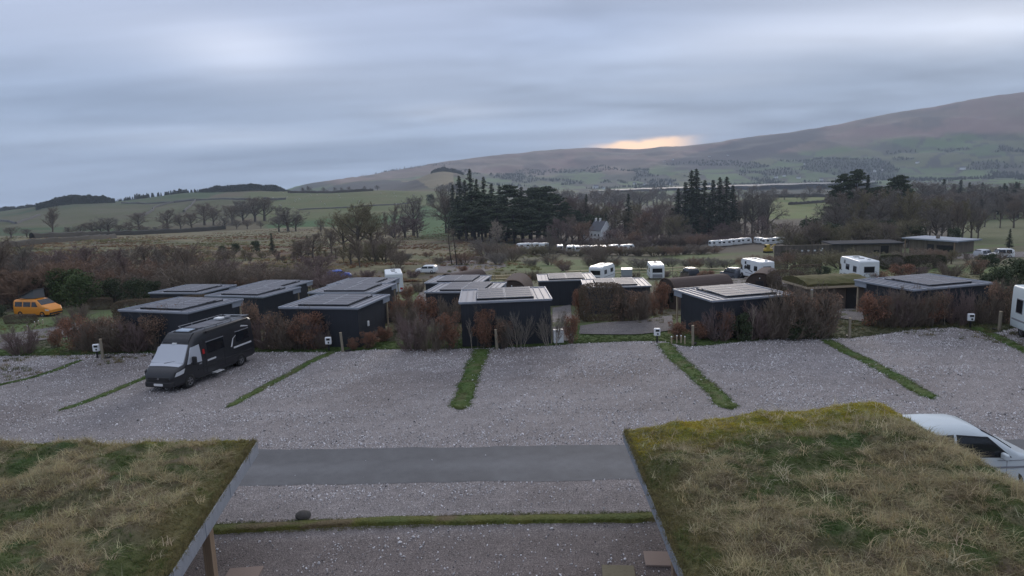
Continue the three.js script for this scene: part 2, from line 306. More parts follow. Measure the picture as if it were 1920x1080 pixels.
// strips of surface that follow the land: two edges given as lists of [x, z]
function along(pts, n) {
  const L = [0]; for (let i = 1; i < pts.length; i++) L.push(L[i - 1] + Math.hypot(pts[i][0] - pts[i - 1][0], pts[i][1] - pts[i - 1][1]));
  const X = pchip(L, pts.map((p) => p[0])), Z = pchip(L, pts.map((p) => p[1])), T = L[L.length - 1];
  return Array.from({ length: n + 1 }, (_, i) => [X(T * i / n), Z(T * i / n)]);
}
function sheet(E0, E1, n, m, fy, fc, us = 3) {
  const a = along(E0, n), b = along(E1, n), P = [], C = [], U = [], I = [];
  for (let i = 0; i <= n; i++) for (let j = 0; j <= m; j++) {
    const t = j / m, x = mix(a[i][0], b[i][0], t), z = mix(a[i][1], b[i][1], t), y = fy(x, z, i / n, t);
    P.push(x, y, z); C.push(...fc(x, z, i / n, t)); U.push(x / us, z / us);
    if (i < n && j < m) { const k = i * (m + 1) + j; I.push(k, k + 1, k + m + 1, k + 1, k + m + 2, k + m + 1); }
  }
  const g = new THREE.BufferGeometry(); g.setAttribute('position', new THREE.Float32BufferAttribute(P, 3)); g.setAttribute('color', new THREE.Float32BufferAttribute(C, 3)); g.setAttribute('uv', new THREE.Float32BufferAttribute(U, 2)); g.setIndex(I); g.computeVertexNormals();
  const N = g.attributes.normal; let s = 0; for (let i = 0; i < N.count; i++) s += N.getY(i);
  if (s < 0) { const q = g.index.array; for (let i = 0; i < q.length; i += 3) { const w = q[i]; q[i] = q[i + 1]; q[i + 1] = w; } g.computeVertexNormals(); }
  return g;
}
// gravel: mauve-grey slate chippings with pale and dark stones
const gravelMap = tex(1024, (u, v) => {
  const q = cellsP(u * 90, v * 90, 90), s = cellsP(u * 34 + 5, v * 34, 34);
  let k = 0.42 + 0.36 * q[2] - 0.55 * sst(0.42, 0.75, q[0]) * 0.5, c = [k * 1.03, k * 0.985, k * 1.0];
  if (q[2] > 0.93) { const w = 0.95; c = [w, w * 0.98, w * 0.97]; }
  if (s[2] > 0.9 && s[0] < 0.24) { c = [0.98, 0.97, 0.97]; }
  if (s[2] < 0.05 && s[0] < 0.26) { c = [0.2, 0.19, 0.2]; }
  const n = fbm(u * 6, v * 6, 4, 6); return c.map((e) => e * (0.8 + 0.4 * n));
});
function cellsP(x, y, per) {
  const i = Math.floor(x), j = Math.floor(y), w = (k) => ((k % per) + per) % per; let f1 = 9, id = 0;
  for (let a = -1; a < 2; a++) for (let b = -1; b < 2; b++) { const ci = w(i + a), cj = w(j + b), cx = i + a + hash(ci, cj), cy = j + b + hash(ci + 91, cj + 57), d = Math.hypot(cx - x, cy - y); if (d < f1) { f1 = d; id = hash(ci + 33, cj + 71); } }
  return [f1, 0, id];
}
const gravelMat = new THREE.MeshStandardMaterial({ vertexColors: true, map: gravelMap, bumpMap: gravelMap, bumpScale: 0.02, roughness: 0.92 });
const P0 = (px, py) => { const v = ray(px, py), t = -EYE / v.y; return [v.x * t, v.z * t]; };
const gravelTone = (x, z) => {
  let k = 0.39 * (0.86 + 0.3 * fbm(x / 2.5, z / 2.5, 4)) * (0.9 + 0.24 * fbm(x / 9 + 4, z / 9, 3));
  let c = [k * 1.035, k * 0.985, k * 0.965];
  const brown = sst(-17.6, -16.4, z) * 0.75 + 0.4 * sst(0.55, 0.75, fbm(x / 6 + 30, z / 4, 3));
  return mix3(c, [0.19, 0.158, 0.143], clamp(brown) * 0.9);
};
const back = [[-60, -35], ...[[-200, 690], [0, 668], [145, 666], [200, 664], [300, 662], [470, 660], [560, 660], [620, 660], [700, 656], [800, 654], [900, 653], [1000, 650], [1090, 644], [1180, 640], [1242, 640], [1290, 650], [1400, 640], [1470, 635], [1535, 636], [1590, 634], [1650, 627], [1730, 617], [1790, 614], [1850, 624], [1930, 612]].map((p) => P0(...p)), [60, -39]];
const backZ = pchip(back.map((p) => p[0]), back.map((p) => p[1]));
{
  const xs = Array.from({ length: 201 }, (_, i) => -60 + 0.6 * i);
  const far = xs.map((x) => [x, backZ(x) + 0.25 * (fbm(x * 1.3, 2, 2) - 0.5)]), near = xs.map((x) => [x, 6]);
  const P = [], C = [], U = [], I = [], m = 90;
  xs.forEach((x, i) => { for (let j = 0; j <= m; j++) { const z = mix(far[i][1], near[i][1], j / m); P.push(x, 0.006, z); C.push(...gravelTone(x, z)); U.push(x / 2.6, z / 2.6); if (i < 200 && j < m) { const k = i * (m + 1) + j; I.push(k, k + 1, k + m + 1, k + 1, k + m + 2, k + m + 1); } } });
  const g = new THREE.BufferGeometry(); g.setAttribute('position', new THREE.Float32BufferAttribute(P, 3)); g.setAttribute('color', new THREE.Float32BufferAttribute(C, 3)); g.setAttribute('uv', new THREE.Float32BufferAttribute(U, 2)); g.setIndex(I); g.computeVertexNormals();
  structure(mesh('gravel', g, gravelMat));
}
// single-track asphalt road
const asphaltMap = tex(512, (u, v) => { const q = vn(u * 200, v * 200, 200), k = 0.72 + 0.3 * q + 0.25 * (fbm(u * 8, v * 8, 4, 8) - 0.5); return [k, k, k]; });
const asphaltMat = new THREE.MeshStandardMaterial({ vertexColors: true, map: asphaltMap, roughness: 0.86, bumpMap: asphaltMap, bumpScale: 0.006 });
const roadFar = (x) => -22.72 + 0.055 * x + 0.26 * (fbm(x * 1.3, 4, 4) - 0.5), roadNear = (x) => -19.85 + 0.045 * x + 0.26 * (fbm(x * 1.3, 14, 4) - 0.5);
{
  const xs = Array.from({ length: 240 }, (_, i) => -60 + 0.5 * i);
  const g = sheet(xs.map((x) => [x, roadFar(x)]), xs.map((x) => [x, roadNear(x)]), 300, 16, () => 0.012, (x, z, s, t) => { const w = 0.135 * (0.8 + 0.45 * fbm(x / 2.2, z * 0.8, 4)) * (0.94 + 0.1 * sst(0.2, 0.05, Math.abs(t - 0.58)) * fbm(x / 5, 2, 2) * 2); return [w * 0.97, w, w * 1.06]; }, 2);
  structure(mesh('road', g, asphaltMat));
}
// gravel lanes lower down the site, as the land lies: two edges in picture rows
const laneTone = (x, z) => { const k = 0.25 * (0.8 + 0.4 * fbm(x / 3, z / 3, 3)); return [k * 1.0, k * 0.95, k * 0.92]; };
function lane(name, e0, e1, mat = gravelMat, tone = laneTone, n = 40, m = 6) {
  const f = (p) => { const q = onLand(...p); return [q[0], q[2]]; };
  structure(mesh(name, sheet(e0.map(f), e1.map(f), n, m, (x, z) => landY(x, z) + 0.05, tone, 2.6), mat));
}
lane('gravel_lane', [[1088, 612], [1130, 606], [1190, 602], [1260, 592]], [[1086, 627], [1130, 628], [1190, 628], [1262, 620]]);
lane('gravel_lane', [[-40, 634], [40, 623], [110, 612], [150, 604]], [[-40, 662], [40, 648], [115, 634], [165, 620]]);
lane('gravel_lane', [[760, 640], [765, 600], [775, 570], [790, 545]], [[800, 640], [798, 600], [800, 570], [805, 545]]);
lane('gravel_lane', [[1036, 578], [1070, 572]], [[1036, 640], [1076, 640]]);
lane('gravel_lane', [[1260, 520], [1400, 520], [1520, 528], [1600, 532]], [[1250, 530], [1400, 534], [1520, 544], [1600, 548]]);
lane('gravel_yard', [[790, 502], [830, 490], [880, 482], [935, 480]], [[790, 512], [835, 512], [890, 512], [950, 500]]);
lane('gravel_lane', [[1400, 484], [1500, 484], [1640, 486], [1780, 478], [1960, 472]], [[1400, 489], [1500, 491], [1640, 494], [1780, 487], [1960, 480]]);
lane('gravel_lane', [[1480, 558], [1560, 556], [1620, 566]], [[1480, 590], [1560, 596], [1620, 604]]);

// ------------------------------------------------------------------ grass: blades in tufts
function tuft(seedN, n, h, spread, lie, wid) {
  seed = seedN; const P = [], N = [];
  for (let i = 0; i < n; i++) {
    const a = rr(0, 6.28), l = rr(0.5, 1) * h, x0 = rr(-1, 1) * spread, z0 = rr(-1, 1) * spread, b = lie * rr(0.5, 1.3), w = wid * rr(0.7, 1.2), ca = Math.cos(a), sa = Math.sin(a);
    const pt = (t) => [x0 + ca * l * b * t * t, l * (t - 0.35 * Math.min(b, 1.4) * t * t), z0 + sa * l * b * t * t];
    const wv = (t) => w * (1 - t) * 0.5; const ts = [0, 0.55, 1];
    for (let k = 0; k < 2; k++) {
      const p = pt(ts[k]), q = pt(ts[k + 1]), wp = k ? wv(0.5) : w / 2, wq = k ? 0 : wv(0.5);
      const A = [p[0] - sa * wp, p[1], p[2] + ca * wp], B = [p[0] + sa * wp, p[1], p[2] - ca * wp], C = [q[0] + sa * wq, q[1], q[2] - ca * wq], D = [q[0] - sa * wq, q[1], q[2] + ca * wq];
      P.push(...A, ...B, ...C); if (!k) P.push(...A, ...C, ...D);
    }
  }
  const g = new THREE.BufferGeometry(); g.setAttribute('position', new THREE.Float32BufferAttribute(P, 3)); g.computeVertexNormals();
  return g;
}
const tuftShort = tuft(11, 11, 0.05, 0.06, 0.7, 0.012), tuftMid = tuft(12, 12, 0.15, 0.07, 0.9, 0.012), tuftStraw = tuft(13, 12, 0.3, 0.08, 1.5, 0.012), tuftBig = tuft(14, 26, 0.6, 0.3, 0.7, 0.05);
const bladeMat = new THREE.MeshPhysicalMaterial({ color: 0xffffff, roughness: 0.95, side: THREE.DoubleSide, transmission: 0.35, thickness: 0, specularIntensity: 0.3 });
function scatter(name, geo, list, parent) {   // list of [x, y, z, scale, turn, colour, tilt]
  const im = new THREE.InstancedMesh(geo, bladeMat, list.length), m = new THREE.Matrix4(), q = new THREE.Quaternion(), e = new THREE.Euler(), s = new THREE.Vector3(), p = new THREE.Vector3(), c = new THREE.Color();
  list.forEach((t, i) => { e.set(t[6] || 0, t[4], t[7] || 0, 'YXZ'); m.compose(p.set(t[0], t[1], t[2]), q.setFromEuler(e), s.setScalar(t[3])); im.setMatrixAt(i, m); im.setColorAt(i, c.setRGB(...t[5])); });
  im.name = parent ? name : numbered(name); im.castShadow = im.receiveShadow = true; im.userData.kind = 'stuff'; (parent || scene).add(im); return im;
}
const vary = (c, k = 0.25) => { const s = rr(1 - k, 1 + k); return [c[0] * s * rr(0.92, 1.08), c[1] * s * rr(0.95, 1.05), c[2] * s * rr(0.9, 1.1)]; };
const turfMat = new THREE.MeshStandardMaterial({ vertexColors: true, map: grassGrain, bumpMap: grainBump, bumpScale: 0.04, roughness: 0.95 });

// raised grass strips between the pitches
const strips = [
  ['narrow grass strip at the far left edge of the gravel', [[-60, 736], [0, 722], [60, 708], [110, 692], [150, 676]], 0.42],
  ['narrow grass strip left of the black campervan', [[112, 770], [160, 754], [220, 730], [285, 702], [345, 670]], 0.5],
  ['narrow grass strip right of the black campervan', [[428, 764], [470, 740], [530, 708], [580, 680], [625, 660]], 0.55],
  ['broad short grass strip at the centre of the gravel', [[862, 768], [872, 735], [885, 700], [896, 672], [903, 655]], 1.05],
  ['curving grass strip above the right turf roof', [[1370, 768], [1335, 730], [1300, 700], [1262, 665], [1245, 644]], 0.95],
  ['curving grass strip left of the rightmost dark hut', [[1748, 748], [1690, 712], [1640, 685], [1590, 660], [1550, 638]], 0.82],
  ['narrow grass strip in front of the white motorhome at right', [[1990, 690], [1920, 656], [1870, 632], [1830, 614]], 0.75],
];
const bladeList = [];
const verge = (x, z) => { const c = mix3([0.05, 0.11, 0.02], [0.095, 0.12, 0.03], fbm(x / 0.8, z / 0.8, 3)); return mix3(c, [0.13, 0.115, 0.06], sst(0.6, 0.75, fbm(x / 0.5 + 8, z / 0.5, 2)) * 0.5); };
for (const [label, pts, w] of strips) {
  const c = along(pts.map((p) => P0(...p)), 60), L = [], R = [];
  for (let i = 0; i <= 60; i++) {
    const p = c[Math.max(0, i - 1)], q = c[Math.min(60, i + 1)], dx = q[0] - p[0], dz = q[1] - p[1], l = Math.hypot(dx, dz), end = sst(0, 0.04, i / 60) * 0.8 + 0.2, k = w * end;
    const a = k * (0.5 + 0.28 * (fbm(i * 0.35, w * 9, 2) - 0.5)), b = k * (0.5 + 0.28 * (fbm(i * 0.35, w * 9 + 5, 2) - 0.5));
    L.push([c[i][0] - dz / l * a, c[i][1] + dx / l * a]); R.push([c[i][0] + dz / l * b, c[i][1] - dx / l * b]);
  }
  const m = mesh('grass_strip', sheet(L, R, 90, 8, (x, z, s, t) => -0.02 + 0.06 * Math.pow(Math.sin(Math.PI * clamp(t, 0, 1)), 0.5) * sst(0, 0.02, s) + 0.03 * (fbm(x * 3, z * 3, 2) - 0.5), verge, 0.9), turfMat);
  tag(structure(m), label, 'grass strip');
  seed = 100 + Math.round(w * 100) + pts[0][0];
  const a = along(L, 90), b = along(R, 90), count = Math.round(w * 10 * 300);
  for (let i = 0; i < count; i++) { const s = Math.floor(rnd() * 91), t = rr(-0.04, 1.04), x = mix(a[s][0], b[s][0], t) + rr(-0.06, 0.06), z = mix(a[s][1], b[s][1], t) + rr(-0.08, 0.08); bladeList.push([x, 0.03 * Math.sqrt(Math.max(0, Math.sin(Math.PI * t))), z, rr(0.5, 1.05), rr(0, 6), vary(verge(x, z).map((e) => e * 1.2))]); }
}
// verge across the near gravel and grass at the back edge of the pitches
{
  const E0 = [[-12, -17.62], [-8, -17.75], [-4, -17.85], [0, -17.72], [4, -17.55], [9, -17.2]].map((p) => [p[0], p[1]]), E1 = [[-12, -17.05], [-8, -17.18], [-4, -17.32], [0, -17.12], [4, -16.95], [9, -16.6]];
  const wob = (e, o) => along(e, 120).map(([x, z]) => [x, z + 0.16 * (fbm(x * 1.6, o, 3) - 0.5)]);
  const vc = (x, z) => mix3(mix3([0.06, 0.095, 0.022], [0.14, 0.13, 0.03], fbm(x / 0.6, z / 0.4, 3)), [0.13, 0.1, 0.055], sst(0.58, 0.72, fbm(x, z * 2 + 8, 3)));
  const m = mesh('grass_strip', sheet(wob(E0, 1), wob(E1, 5), 160, 6, (x, z, s, t) => -0.01 + 0.09 * Math.sqrt(Math.sin(Math.PI * clamp(t))), vc, 0.9), turfMat);
  tag(structure(m), 'mossy grass strip across the near gravel between the two turf roofs', 'grass strip');
  seed = 55;
  for (let i = 0; i < 5200; i++) { const x = rr(-11.5, 8), t = rr(0, 1), z = mix(-17.75, -17.1, t) + 0.055 * x * (x > 0 ? 1 : 0.02); bladeList.push([x, 0.05, z, rr(0.6, 1.2), rr(0, 6), vary(vc(x, z))]); }
  for (let i = 0; i < 26000; i++) { const x = rr(-40, 36), b = backZ(x), z = b - Math.pow(rnd(), 1.6) * 5 + 0.05; const c = landColor(x, z, 0); bladeList.push([x, landY(x, z), z, rr(0.8, 1.6), rr(0, 6), vary(mix3(c, [0.06, 0.1, 0.03], 0.35))]); }
}
stuff(scatter('grass_blades', tuftShort, bladeList)); scene.children[scene.children.length - 1].userData = { ...scene.children[scene.children.length - 1].userData, label: 'short green grass blades on the verges and strips between the gravel pitches', category: 'grass' };
// loose pale stones
{
  seed = 77; const base = new THREE.IcosahedronGeometry(1, 0), list = [];
  const zones = (x, z) => { const e = Math.abs(z - backZ(x)) < 0.7 ? 1 : 0; return 0.3 + 0.9 * sst(0.5, 0.72, fbm(x / 2.2, z / 1.6, 3)) + e + 0.8 * sst(1.2, 0.1, Math.abs(z - roadFar(x) + 0.5)); };
  while (list.length < 70000) { const x = rr(-36, 36), z = rr(-40, -8); if (z < backZ(x) - 0.05 || (z > roadFar(x) && z < roadNear(x) && rnd() > 0.004)) continue; if (z > -19 && rnd() > 0.35) continue; if (rnd() < zones(x, z)) list.push([x, z]); }
  const im = new THREE.InstancedMesh(base, new THREE.MeshStandardMaterial({ roughness: 0.85 }), list.length), m = new THREE.Matrix4(), q = new THREE.Quaternion(), e = new THREE.Euler(), c = new THREE.Color();
  list.forEach(([x, z], i) => { const s = rr(0.009, 0.028) * (rnd() < 0.06 ? 1.7 : 1), k = rnd() < 0.8 ? rr(0.4, 0.85) : rr(0.08, 0.25); m.compose(new THREE.Vector3(x, 0.006 + s * 0.3, z), q.setFromEuler(e.set(rr(0, 6), rr(0, 6), rr(0, 6))), new THREE.Vector3(s * rr(0.8, 1.6), s * 0.7, s)); im.setMatrixAt(i, m); im.setColorAt(i, c.setRGB(k * 1.02, k * 0.99, k)); });
  im.name = 'loose_stones'; im.castShadow = im.receiveShadow = true; im.userData = { kind: 'stuff', label: 'pale loose stones scattered over the gravel pitches', category: 'stones' }; scene.add(im);
}

// ------------------------------------------------------------------ materials of built things
const slate = tex(256, (u, v) => { const b = Math.floor(u * 8), e = Math.abs(u * 8 - Math.round(u * 8)) < 0.05 ? 0.55 : 1, k = (0.85 + 0.3 * hash(b, 3)) * e * (0.85 + 0.3 * fbm(u * 8, v * 3, 3, 8)); return [k, k, k]; });
const M = {
  wall: std([0.021, 0.025, 0.034], 0.7, { map: slate, bumpMap: slate, bumpScale: 0.012 }),
  fascia: std([0.3, 0.33, 0.38], 0.5), roof: std([0.27, 0.28, 0.31], 0.55, { metalness: 0.2 }), roofDark: new THREE.MeshPhysicalMaterial({ color: col([0.06, 0.062, 0.068]), roughness: 0.95, specularIntensity: 0.2 }),
  panel: new THREE.MeshPhysicalMaterial({ color: col([0.13, 0.132, 0.15]), roughness: 0.6, specularIntensity: 0.5 }), panelFrame: std([0.42, 0.43, 0.46], 0.5), cellLine: std([0.28, 0.29, 0.32], 0.4),
  timber: null, pale: std([0.42, 0.34, 0.24], 0.85), white: std([0.78, 0.8, 0.8], 0.4), whiteBody: std([0.74, 0.78, 0.79], 0.3), glass: std([0.012, 0.014, 0.018], 0.08),
  black: std([0.012, 0.012, 0.014], 0.5), rubber: std([0.02, 0.02, 0.02], 0.9), alloy: std([0.3, 0.3, 0.31], 0.35, { metalness: 0.8 }), steel: std([0.28, 0.3, 0.33], 0.45, { metalness: 0.4 }),
  zinc: std([0.3, 0.335, 0.39], 0.5, { metalness: 0.25, map: tex(128, (u, v) => { const k = 0.78 + 0.34 * fbm(u * 10, v * 1.5, 3, 0); return [k, k, k]; }) }),
  lamp: std([0.6, 0.62, 0.64], 0.12), red: std([0.4, 0.02, 0.02], 0.3), grey: std([0.24, 0.25, 0.27], 0.6), slab: std([0.26, 0.2, 0.17], 0.9), meter: std([0.8, 0.82, 0.84], 0.45),
};
const woodMap = tex(256, (u, v) => { const n = fbm(u * 18, v * 2, 4, 0), k = 0.62 + 0.6 * n; return [k, k * 0.97, k * 0.93]; });
M.timber = std([0.3, 0.22, 0.15], 0.85, { map: woodMap, bumpMap: woodMap, bumpScale: 0.01 });
M.post = std([0.3, 0.27, 0.21], 0.9, { map: woodMap, bumpMap: woodMap, bumpScale: 0.01 });
M.cladding = std([0.2, 0.17, 0.14], 0.88, { map: woodMap }); M.shingle = std([0.085, 0.062, 0.056], 0.95, { map: grain });

// ------------------------------------------------------------------ dark washroom huts with solar roofs
// w across the front, d deep, porch: the end (+1 right, -1 left) where the roof runs out over the entrance
function hut(label, [x, z], turn, porch, look = {}) {
  const w = look.w || 5.55, d = look.d || 4.8, h = look.h || 2.62, y0 = look.y ?? landY(x, z);
  const t = thing('washroom_hut', label, 'hut', [x, y0, z], turn, 'dark washroom huts with solar roofs');
  const pd = 0.8, ww = w - 0.14, wd = d - pd - 0.08, wz = pd / 2;   // the roof runs out over an entrance porch at the back
  const wall = new THREE.BoxGeometry(ww, h + 1.2, wd); wall.translate(0, h / 2 - 0.6, wz); { const u = wall.attributes.uv; for (let i = 0; i < u.count; i++) u.setXY(i, u.getX(i) * 4, u.getY(i) * 1.5); }
  mesh('wall', wall, M.wall, t);
  const roof = mesh('roof', [bx(w, 0.09, d, 0, h + 0.045, 0)], M.roof, t);
  mesh('roof_trim', [bx(w + 0.06, 0.1, 0.07, 0, h + 0.1, d / 2 + 0.02), bx(w + 0.06, 0.1, 0.07, 0, h + 0.1, -d / 2 - 0.02), bx(0.07, 0.1, d - 0.04, w / 2 + 0.02, h + 0.1, 0), bx(0.07, 0.1, d - 0.04, -w / 2 - 0.02, h + 0.1, 0)], M.fascia, roof);
  for (let k = 1; k < 14; k++) { const sx = -w / 2 + k * w / 14; if (Math.abs(sx - (look.ax || 0)) > 1.74) mesh('standing_seam', bx(0.03, 0.05, d - 0.16, sx, h + 0.115, 0), M.roof, roof); }
  mesh('porch_fascia', [...[-1, 1].map((s) => bx(0.05, 0.3, pd + 0.2, s * (w / 2 - 0.04), h - 0.155, -d / 2 + pd / 2 + 0.12)), bx(w - 0.02, 0.3, 0.05, 0, h - 0.155, -d / 2 + 0.03)], M.fascia, t);
  for (const s of [-1, 1]) mesh('porch_post', bx(0.09, h + 0.2, 0.09, s * (w / 2 - 0.16), h / 2 - 0.42, -d / 2 + 0.16), M.pale, t);
  mesh('door', bx(0.9, 2.0, 0.05, -porch * 0.6, 1.0, wz - wd / 2 - 0.027), M.roofDark, t);
  // solar array: two columns of five modules on rails
  const ax = look.ax || 0, cw = 1.7, rows = 5, rh = 0.72;
  mesh('panel_rail', [bx(2 * cw + 0.1, 0.05, 0.06, ax, h + 0.17, -1.2), bx(2 * cw + 0.1, 0.05, 0.06, ax, h + 0.17, 1.2), bx(0.05, 0.1, 3.5, ax - cw - 0.03, h + 0.14, 0), bx(0.05, 0.1, 3.5, ax + cw + 0.03, h + 0.14, 0)], M.roofDark, roof);
  for (let c = 0; c < 2; c++) for (let r = 0; r < rows; r++) {
    const px = ax + (c - 0.5) * (cw + 0.03), pz = (r - 2) * rh, y = h + 0.235 + (2 - r) * 0.012;
    const p = mesh('solar_panel', bx(cw, 0.04, rh - 0.03, px, y, pz), M.panel, roof);
    mesh('panel_frame', [bx(cw, 0.05, 0.03, px, y + 0.003, pz - rh / 2 + 0.03), bx(cw, 0.05, 0.03, px, y + 0.003, pz + rh / 2 - 0.03), bx(0.03, 0.05, rh - 0.09, px - cw / 2 + 0.015, y + 0.003, pz), bx(0.03, 0.05, rh - 0.09, px + cw / 2 - 0.015, y + 0.003, pz)], M.panelFrame, p);
  }
  if (look.lamp) { const [lx, ly, lz] = look.lamp; mesh('wall_light', rbx(0.1, 0.34, 0.16, 0.03, lx, ly, lz), M.white, t); }
  if (look.vent) mesh('wall_vent', rbx(0.2, 0.2, 0.06, 0.03, look.vent[0], look.vent[1], wz + wd / 2 + 0.03), M.white, t);
  return t;
}
const centre = (corners) => { const q = corners.map(([px, py, y]) => { const v = ray(px, py), t = (y - EYE) / v.y; return [v.x * t, v.z * t]; }); return [q.reduce((s, p) => s + p[0], 0) / q.length, q.reduce((s, p) => s + p[1], 0) / q.length]; };
hut('dark hut with solar roof behind the black campervan', [-22.0, -42.6], rad(-19), 1, { y: 0, h: 2.38, w: 5.7 });
hut('dark hut with one white wall light, directly right of the black campervan', [-11.55, -41.9], rad(-13), 1, { y: 0, h: 2.38, w: 5.4, lamp: [2.68, 1.25, 1.1] });
hut('dark hut with solar roof behind the broad central grass strip and two fan-shaped shrubs', [-0.5, -40.7], rad(2), 1, { y: 0 });
hut('dark hut with solar roof and pale porch post, behind the curving grass strip', [13.95, -40.7], rad(13), -1, { y: 0, h: 2.28, w: 5.45, ax: 0.3 });
hut('dark hut with solar roof at the right, beside the white motorhome cut by the frame', [27.5, -42.8], rad(14), -1, { y: 0, h: 2.16, w: 6.4, ax: 0.4 });
hut('dark hut half hidden by a tall clipped hedge, right of centre in the second row', [9.0, -56.1], rad(-3), 1, { y: -1.85, vent: [1.6, 1.6] });
hut('dark hut behind the clipped-hedge hut, left of it in the third row', [5.4, -64.3], rad(-1), 1, { y: -2.35 });
hut('dark hut second back in the stack of three left of centre', [-3.6, -51.2], rad(-10), 1, { y: -1.05 });
hut('dark hut farthest back in the stack of three left of centre', [-5.2, -63.2], rad(-10), 1, { y: -2.05 });
hut('dark hut second back in the left row, its roof end above the campervan tail', [-21.2, -52.6], rad(-18), 1, { y: -1.0 });
hut('dark hut third back in the left row, under the brown scrub', [-23.6, -63.8], rad(-15), 1, { y: -2.0 });
hut('dark hut second back behind the hut with the white wall light', [-13.0, -52.6], rad(-12), 1, { y: -1.0 });
hut('dark hut farthest back behind the hut with the white wall light', [-14.6, -63.4], rad(-12), 1, { y: -2.0 });
hut('dark hut at the far left behind a long clipped brown hedge', [-29.6, -59.6], rad(-14), 1, { y: -1.6 });

// ------------------------------------------------------------------ turf-roofed shelters in the foreground
// roof corners: near-left, near-right, far-left, far-right as [x, z]; edge heights vary slightly
function shelter(label, x0, x1, zn, zf, yTop, skew, fasciaSide, o = {}) {
  const t = thing('turf_roof_shelter', label, 'shelter', [0, 0, 0], 0);
  const nx = 130, nz = 130, X = (u, v) => mix(x0, x1, u) + skew * (v - 1) * (o.sk ? o.sk(u) : 1), Z = (u, v) => mix(zn, zf, v) + (o.ztilt || 0) * (u - (fasciaSide > 0 ? 1 : 0));
  const edge = (u, v) => Math.min(u * (x1 - x0), (1 - u) * (x1 - x0), v * (zn - zf), (1 - v) * (zn - zf));
  const height = (u, v) => { const x = X(u, v), z = Z(u, v), e = edge(u, v); return yTop - 0.1 + (o.rise || 0) * u + 0.05 * sst(0, 0.06, e) + 0.2 * Math.sqrt(clamp(e / 0.5)) + sst(0, 1.2, e) * (o.mound ? o.mound(x, z) : 0.1) + sst(0.05, 0.6, e) * (0.55 * (fbm(x * 0.9 + 40, z * 0.9, 3) - 0.45) + 0.2 * (fbm(x * 2.8, z * 2.8, 3) - 0.5)) + 0.05 * (fbm(x * 9, z * 9, 2) - 0.5) * sst(0, 0.1, e); };
  const tone = (u, v) => {
    const x = X(u, v), z = Z(u, v), e = edge(u, v), n = fbm(x * 0.7 + 11, z * 0.9, 4), m = fbm(x * 2.4, z * 2.8 + 30, 3), far = (1 - v) * (zn - zf);
    let c = mix3([0.13, 0.1, 0.068], [0.07, 0.09, 0.028], sst(0.45, 0.6, n));
    c = mix3(c, [0.19, 0.155, 0.105], sst(0.5, 0.66, m) * 0.6);
    c = mix3(c, [0.05, 0.085, 0.024], sst(0.6, 0.72, fbm(x * 0.9 + 60, z * 1.1, 3)));
    const moss = sst(o.moss || 1.5, (o.moss || 1.5) * 0.3, far + 0.9 * (m - 0.5)) ;
    c = mix3(c, mix3([0.15, 0.15, 0.024], [0.21, 0.16, 0.026], sst(0.4, 0.65, m)), moss * (o.mossK || 0.9));
    const rim = (fasciaSide > 0 ? 1 - u : u) * (x1 - x0);
    c = mix3(c, mix3([0.1, 0.075, 0.03], [0.085, 0.09, 0.022], m), sst(1.3, 0.3, rim + 0.8 * (n - 0.5)) * 0.85);
    return c;
  };
  const P = [], C = [], U = [], I = [];
  for (let i = 0; i <= nx; i++) for (let j = 0; j <= nz; j++) {
    const u = i / nx, v = j / nz; P.push(X(u, v), height(u, v), Z(u, v)); C.push(...tone(u, v)); U.push(X(u, v) / 0.9, Z(u, v) / 0.9);
    if (i < nx && j < nz) { const k = i * (nz + 1) + j; I.push(k, k + nz + 1, k + 1, k + 1, k + nz + 1, k + nz + 2); }
  }
  const g = new THREE.BufferGeometry(); g.setAttribute('position', new THREE.Float32BufferAttribute(P, 3)); g.setAttribute('color', new THREE.Float32BufferAttribute(C, 3)); g.setAttribute('uv', new THREE.Float32BufferAttribute(U, 2)); g.setIndex(I); g.computeVertexNormals();
  const turf = mesh('turf', g, turfMat, t);
  // grass on the roof: long bleached blades lying over, green tufts between them, moss at the far rim
  seed = o.seed; const straw = [], mid = [], low = [];
  for (let k = 0; k < 26000; k++) {
    const u = rnd(), v = rnd(), x = X(u, v), z = Z(u, v), n = fbm(x * 0.7 + 11, z * 0.9, 4), far = (1 - v) * (zn - zf), c = tone(u, v), y = height(u, v) - 0.01, e = edge(u, v);
    if (e < 0.015) continue;
    const mossy = sst((o.moss || 1.5), (o.moss || 1.5) * 0.4, far + 0.9 * (fbm(x * 2.4, z * 2.8 + 30, 3) - 0.5)) * (o.mossK || 0.9);
    const rim = (fasciaSide > 0 ? 1 - u : u) * (x1 - x0), m = fbm(x * 2.4, z * 2.8 + 30, 3), swirl = fbm(x * 0.8, z * 0.8 + 70, 2) * 12;
    const dry = sst(0.6, 0.44, 0.55 * n + 0.45 * fbm(x * 2.1 + 5, z * 2.4, 3)) * (1 - mossy * 0.9) * sst(0.2, 1.0, rim) * (o.dry || 1);
    if (rnd() < dry * 0.5) straw.push([x, y, z, rr(0.5, 1.15), swirl + rr(-0.8, 0.8), vary(mix3([0.5, 0.44, 0.26], [0.27, 0.225, 0.125], rnd()), 0.3), rr(-0.3, 0.3), rr(-0.3, 0.3)]);
    else if (rnd() < 0.55 * (1 - mossy)) mid.push([x, y, z, rr(0.35, 0.85), rr(0, 6), vary(mix3(c, n > 0.55 ? [0.11, 0.17, 0.045] : [0.3, 0.265, 0.12], 0.6), 0.3)]);
    else low.push([x, y, z, rr(0.6, 1.4), rr(0, 6), vary(mix3(c.map((e) => e * 1.6), [0.42, 0.36, 0.04], mossy * 0.75), 0.3)]);
  }
